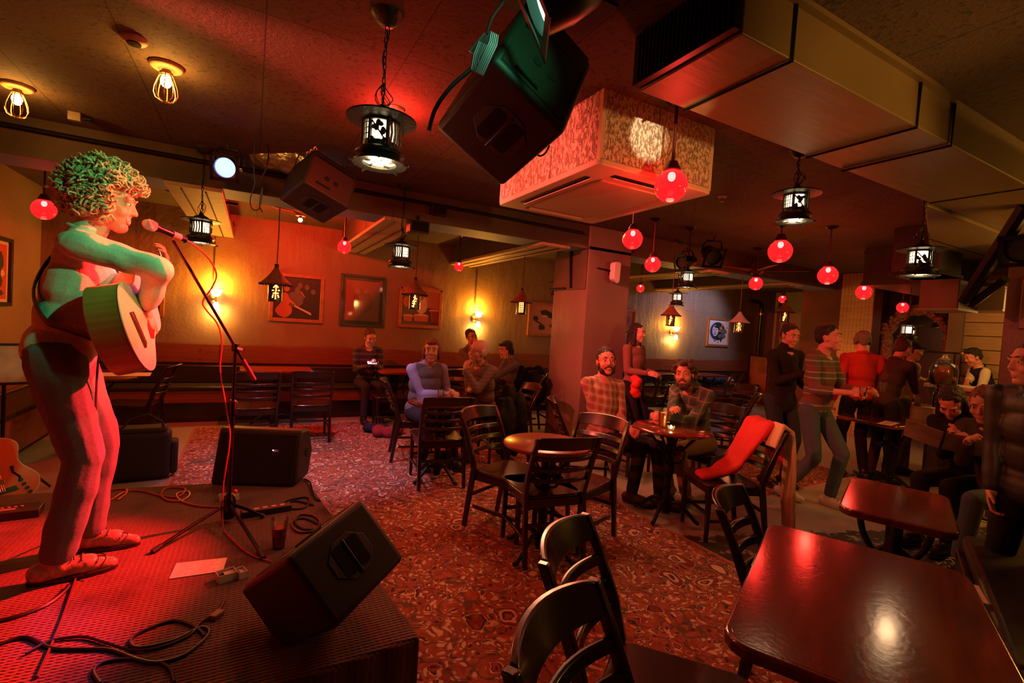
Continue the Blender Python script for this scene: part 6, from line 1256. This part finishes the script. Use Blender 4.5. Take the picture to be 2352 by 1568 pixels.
person('balding man in jeans looking over the menu with one trainer under the table', grnd(2312, 1010, 3.45), (-.92, .22), cloth('brown_jacket', (.06, .042, .028)), cloth('blue_grey_jeans', (.070, .095, .110)), mat('black_trainer', (.02, .02, .022), .5), SK3, 'short', HRED, hz=.55, lean=20, head=(14, 24, 0), hR=('w', dep(2222, 1018, 3.3)), hL=('w', dep(2232, 1010, 3.5)), fR=('w', onz(2185, 1192, .0)+V((0, 0, .09))), fL=(-.06, .46, .085), jacket=True, seed=18, vox=.0075, hscale=1.03, toes=(-120, 0))
person('large man in a black jacket standing at the right edge, facing left', grnd(2400, 1000, 2.42, 0.0), (-.93, .12), mat('black_leather_jacket', (.022, .018, .015), .5, bump=.12, bs=18), cloth('black_trousers', (.016, .014, .016)), BLKSH, SK3, 'short', HBRN, hz=.90, lean=10, heady=.05, head=(-34, 6, 0), hR=(.14, .10, .78), hL=(-.22, .06, .76), s=.93, jacket=True, seed=19, vox=.007, fat=1.1, disp=.014)
# ---- small things held or left on tables and chairs
def glass_(label, p, r=.035, h=.13, liq=None, lv=.7, nm='glass'):
    t = thing(nm, label, 'glass', p); MB().lathe([(0, .004), (r*.75, .004), (r, h), (r*.94, h), (r*.70, .010), (0, .010)], 20).build('glass', MATS['clear_glass'], t, smooth=50)
    if liq: MB().lathe([(0, .011), (r*.69, .011), (r*(.70+.22*lv), h*lv), (0, h*lv)], 20).build('drink', liq, t, smooth=50)
    return t
TZ = .7465+.012
AMBER = mat('amber_beer', (.62, .22, .05), .12, emit=(.6, .2, .04), es=0)
p = onz(1522, 980, TZ); glass_('pint of amber beer in front of the curly-haired man', p, .042, .15, AMBER, .78)
p = onz(1012, 915, TZ); glass_('small glass on the table by the vest woman\'s hands', p, .034, .09, AMBER, .3)
t = thing('candle_holder', 'tiny lit candle glass beside the pint of beer', 'candle', onz(1541, 987, TZ)); MB().lathe([(0, 0), (.026, 0), (.03, .035), (.027, .035), (.02, .006), (0, .006)], 16).build('holder', MATS['clear_glass'], t); MB().sph((0, 0, .024), (.008, .008, .014), 8, 6).build('flame', emis('flame', (1, .6, .2), 30), t); lamp('POINT', (0, 0, .06), (1, .5, .15), .5, size=.01, parent=t)
t = thing('napkin', 'crumpled red napkin beside the pint of beer', 'napkin', onz(1508, 972, TZ)); n_ = MB(); [n_.sph((.03*math.sin(i*2), .03*math.cos(i*3), .006), (.035, .03, .008), 8, 5) for i in range(4)]; fuse(n_, 'paper', mat('red_napkin', (.50, .05, .03), .8), t, .006, 1)
iw = JW['inv'].inverted()
glass_('small glass held in front by the striped-sweater man', iw @ (JW['WR']+V((0, .10, -.02))), .03, .09, AMBER, .5); 
glass_('second small glass held by the striped-sweater man', iw @ (JW['WL']+V((-.02, .11, .0))), .03, .09)
glass_('small whisky glass in the black-jacket man\'s hand', JB['inv'].inverted() @ (JB['WR']+V((-.05, .07, .02))), .03, .07, AMBER, .4)
# scarf and coat on the chair
sc = thing('red_coat', 'bright red coat slung over the chair back beside the walking man', 'coat', SCH.location.copy(), SCH.rotation_euler.z)
m_ = MB()
m_.grid(lambda u, v: (-.20+.40*u+.01*math.sin(8*v), -.40+.05*math.sin(3*u)+.02*math.sin(20*u)*v, .93-.0*v), 2, 2) if False else None
for i in range(11):
    u = i/10; x = .19-.28*u; w = .024+.005*math.sin(i*2.2)
    pts = [(x*1.02, -.44, .66+.08*math.sin(i*1.3)), (x, -.42, .77), (x, -.37, .865), (x, -.31, .855), (x*.9, -.22, .72), (x*.7, -.10, .53), (x*.55-.03, .04, .465), (x*.4-.06, .19, .455)]
    for a, b in zip(pts, pts[1:]): cap_(m_, a, b, w, w, 8)
fuse(m_, 'coat_fabric', mat('red_cloth', (.60, .03, .025), .85), sc, .011, 3, .03)
ys = thing('yellow_scarf', 'pale yellow scarf hanging to the floor over the same chair back as the red coat', 'scarf', SCH.location.copy(), SCH.rotation_euler.z)
m_ = MB()
for i in range(5):
    x = -.185+.024*i
    pts = [(x, -.29, .72), (x, -.345, .875), (x, -.42, .83), (x*1.04, -.445, .6), (x*1.08+.01*math.sin(i*2), -.45, .35), (x*1.15+.012*math.sin(i), -.46, .12)]
    for a, b in zip(pts, pts[1:]): cap_(m_, a, b, .018, .018, 8)
fuse(m_, 'scarf_fabric', mat('yellow_cloth', (.62, .46, .24), .85), ys, .008, 2, .018)
# coats and bags
def lump(name, label, cat, p, m, rr, n=8, seed=0, rz=0, vox=.012, disp=.03):
    t = thing(name, label, cat, p, rz); q = random.Random(seed); b = MB()
    for i in range(n): b.sph((q.uniform(-.5, .5)*rr[0], q.uniform(-.5, .5)*rr[1], rr[2]*q.uniform(.3, .6)), (rr[0]*.35, rr[1]*.4, rr[2]*.42), 12, 8)
    fuse(b, 'fabric', m, t, vox, 2, disp); return t
lump('tan_bag', 'tan cloth bag heaped on the bench behind the vest woman', 'bag', (ony(1045, 856, 7.3).x, 7.35, .48), cloth('tan_bag', (.36, .20, .09)), (.42, .26, .26), seed=1)
lump('red_bag', 'dark red bag on the floor by the vest woman\'s chair leg', 'bag', tuple(onz(893, 1003))[:2]+(.012,), cloth('dark_red_bag', (.26, .03, .03)), (.26, .2, .14), seed=2)
lump('dark_bag', 'dark blue bag on the floor beside the red bag', 'bag', tuple(onz(868, 995))[:2]+(.012,), cloth('navy_bag', (.02, .022, .05)), (.22, .2, .12), seed=3)
lump('dark_coat', 'long dark coat hanging off the white-haired man\'s chair', 'coat', (2.56, 4.72, .06), cloth('black_green_coat', (.018, .024, .018)), (.22, .34, .8), 10, seed=4)
lump('black_coat', 'black coat on the chair between the dark-haired woman and the pillar', 'coat', (3.42, 5.70, .47), cloth('black_coat', (.012, .010, .011)), (.36, .36, .5), seed=5)
bx_ = ony(1660, 865, 7.1); lump('blue_coat', 'blue coat dropped on the far bench under the portrait poster', 'coat', (bx_.x, 7.4, .48), cloth('blue_coat', (.04, .055, .11)), (.75, .3, .22), seed=6)
bx_ = ony(1692, 870, 7.1); lump('pink_cloth', 'small pale red cloth beside the blue coat on the far bench', 'cloth', (bx_.x, 7.32, .48), cloth('pink_cloth', (.60, .22, .16)), (.3, .2, .16), seed=7)
# menu held by the readers, papers on tables
mn = thing('menu_folder', 'open menu folder held between the two readers', 'menu', dep(2165, 1008, 3.45), rot=(.55, -.15, 1.9))
MB().box((-.11, 0, 0), (.22, .30, .003), (0, .12, 0)).build('page', mat('menu_page', (.42, .27, .20), .4, var=.3, bs=8), mn); MB().box((.11, 0, 0), (.22, .30, .003), (0, -.12, 0)).build('page', MATS['menu_page'], mn); MB().cyl((0, -.15, -.012), (0, .15, -.012), .008).build('spine', BLK, mn)
p = onz(2040, 972, .745); t = thing('paper_menu', 'flat pale printed menu lying on the dark table', 'menu', p, .2); MB().box((0, 0, .0015), (.34, .12, .002)).build('sheet', mat('menu_paper', (.62, .42, .34), .7), t)
for k in range(5): MB().box((-.10+.05*k, 0, .0028), (.012, .06, .0004)).build('print_line', mat('print_brown', (.15, .06, .04), .7), t)
# bar counter with pitcher, cloth table and bottles
cq = dep(2200, 905, 5.9); ct = thing('bar_counter', 'small wooden service counter with pale top behind the readers', 'counter', (cq.x, cq.y, 0), rz_to((-1, .1)))
tz = dep(2200, 885, 5.9).z; MB().bx(-.85, .24, -.25, .25, tz-.045, tz-.002).build('counter_top', mat('worn_white_top', (.60, .46, .30), .5, var=.1), ct, bevel=.006); MB().bx(-.80, .20, -.2, .2, 0, tz-.046).build('counter_body', m_wood('counter_wood', (.16, .08, .04), (.11, .055, .03), .5), ct, smooth=0)
MB().bx(-.3, .1, .205, .212, tz-.42, tz-.10).build('round_panel', mat('pale_disc', (.36, .27, .17), .6), ct, bevel=.02)
jp = dep(2165, 880, 5.8); jp.z = tz; jr = thing('drink_dispenser', 'big glass jar dispenser of orange drink with lid on the counter', 'jar', jp); jr.scale = (.86, .86, .92)
MB().lathe([(0, 0), (.13, 0), (.155, .03), (.16, .20), (.13, .27), (.08, .30), (.08, .33), (.076, .33), (.076, .295), (.125, .262), (.154, .20), (.15, .03), (.12, .006), (0, .006)], 28).build('jar_glass', MATS['clear_glass'], jr, smooth=50)
MB().lathe([(0, .008), (.12, .008), (.15, .035), (.152, .20), (.135, .24), (0, .245)], 28).build('orange_drink', mat('orange_drink', (.62, .30, .10), .4), jr, smooth=50)
MB().lathe([(0, .40), (.02, .395), (.025, .37), (.05, .35), (.085, .335), (0, .33)], 20).build('lid', m_glass('lid_glass', (.9, .85, .75), .25), jr, smooth=50)
for k in range(4): MB().sph((.10*math.cos(k*1.7+1), .10*math.sin(k*1.7+1)-.03, .10+.03*(k % 2)), (.045, .03, .045), 12, 8).build('fruit_slice', mat('red_fruit', (.6, .12, .04), .5), jr)
c2 = thing('cloth_table', 'low table under a white cloth beside the bar reached by the brown-sweater man', 'table', (dep(2135, 940, 5.75).x, dep(2135, 940, 5.75).y, 0), rz_to((-1, .1)))
z2 = dep(2128, 932, 5.75).z; MB().bx(-.32, .32, -.22, .22, z2-.02, z2).build('table_top', mat('white_cloth', (.60, .42, .32), .8), c2, bevel=.004); MB().bx(-.325, .325, -.225, .225, z2-.22, z2-.018).build('cloth_skirt', MATS['white_cloth'], c2, bevel=.01)
for sx in (-1, 1):
    for sy in (-1, 1): MB().bx(sx*.28-.02, sx*.28+.02, sy*.18-.02, sy*.18+.02, 0, z2-.2).build('leg', DW, c2)
glass_('glass under the hand of the man in the brown sweater', V((dep(2108, 925, 5.6).x, dep(2108, 925, 5.6).y, z2)), .035, .12, AMBER, .4)
bt = dep(2150, 925, 5.7); bt.z = z2; t = thing('dark_bottle', 'dark bottle standing on the white-clothed table', 'bottle', bt); MB().lathe([(0, 0), (.035, 0), (.036, .14), (.03, .18), (.013, .21), (.013, .27), (0, .27)], 18).build('bottle_glass', mat('dark_bottle_glass', (.02, .012, .008), .1), t, smooth=50)
t = thing('rail_frame', 'black metal rail with brass ends behind the drinkers at the bar', 'rail', dep(2148, 808, 6.3)); MB().cyl((-.02, .25, 0), (0, -.25, 0), .012).build('top_rail', BLK, t)
for yy in (-.2, .2): MB().cyl((0, yy, 0), (0, yy, -dep(2148, 808, 6.3).z+.01), .012).build('upright', BLK, t)
for yy in (-.27, .27): MB().sph((0, yy, 0), .018).build('brass_end', BRS, t)
p = onz(2236, 1400, .76); t = thing('label_card', 'pale card tucked at the right end of the big shiny table', 'card', onz(2238, 1360, .62)); MB().box((0, 0, 0), (.05, .16, .002), (0, 0, rz_to(T1d))).build('card', mat('menu_paper', (.62, .42, .34), .7), t)
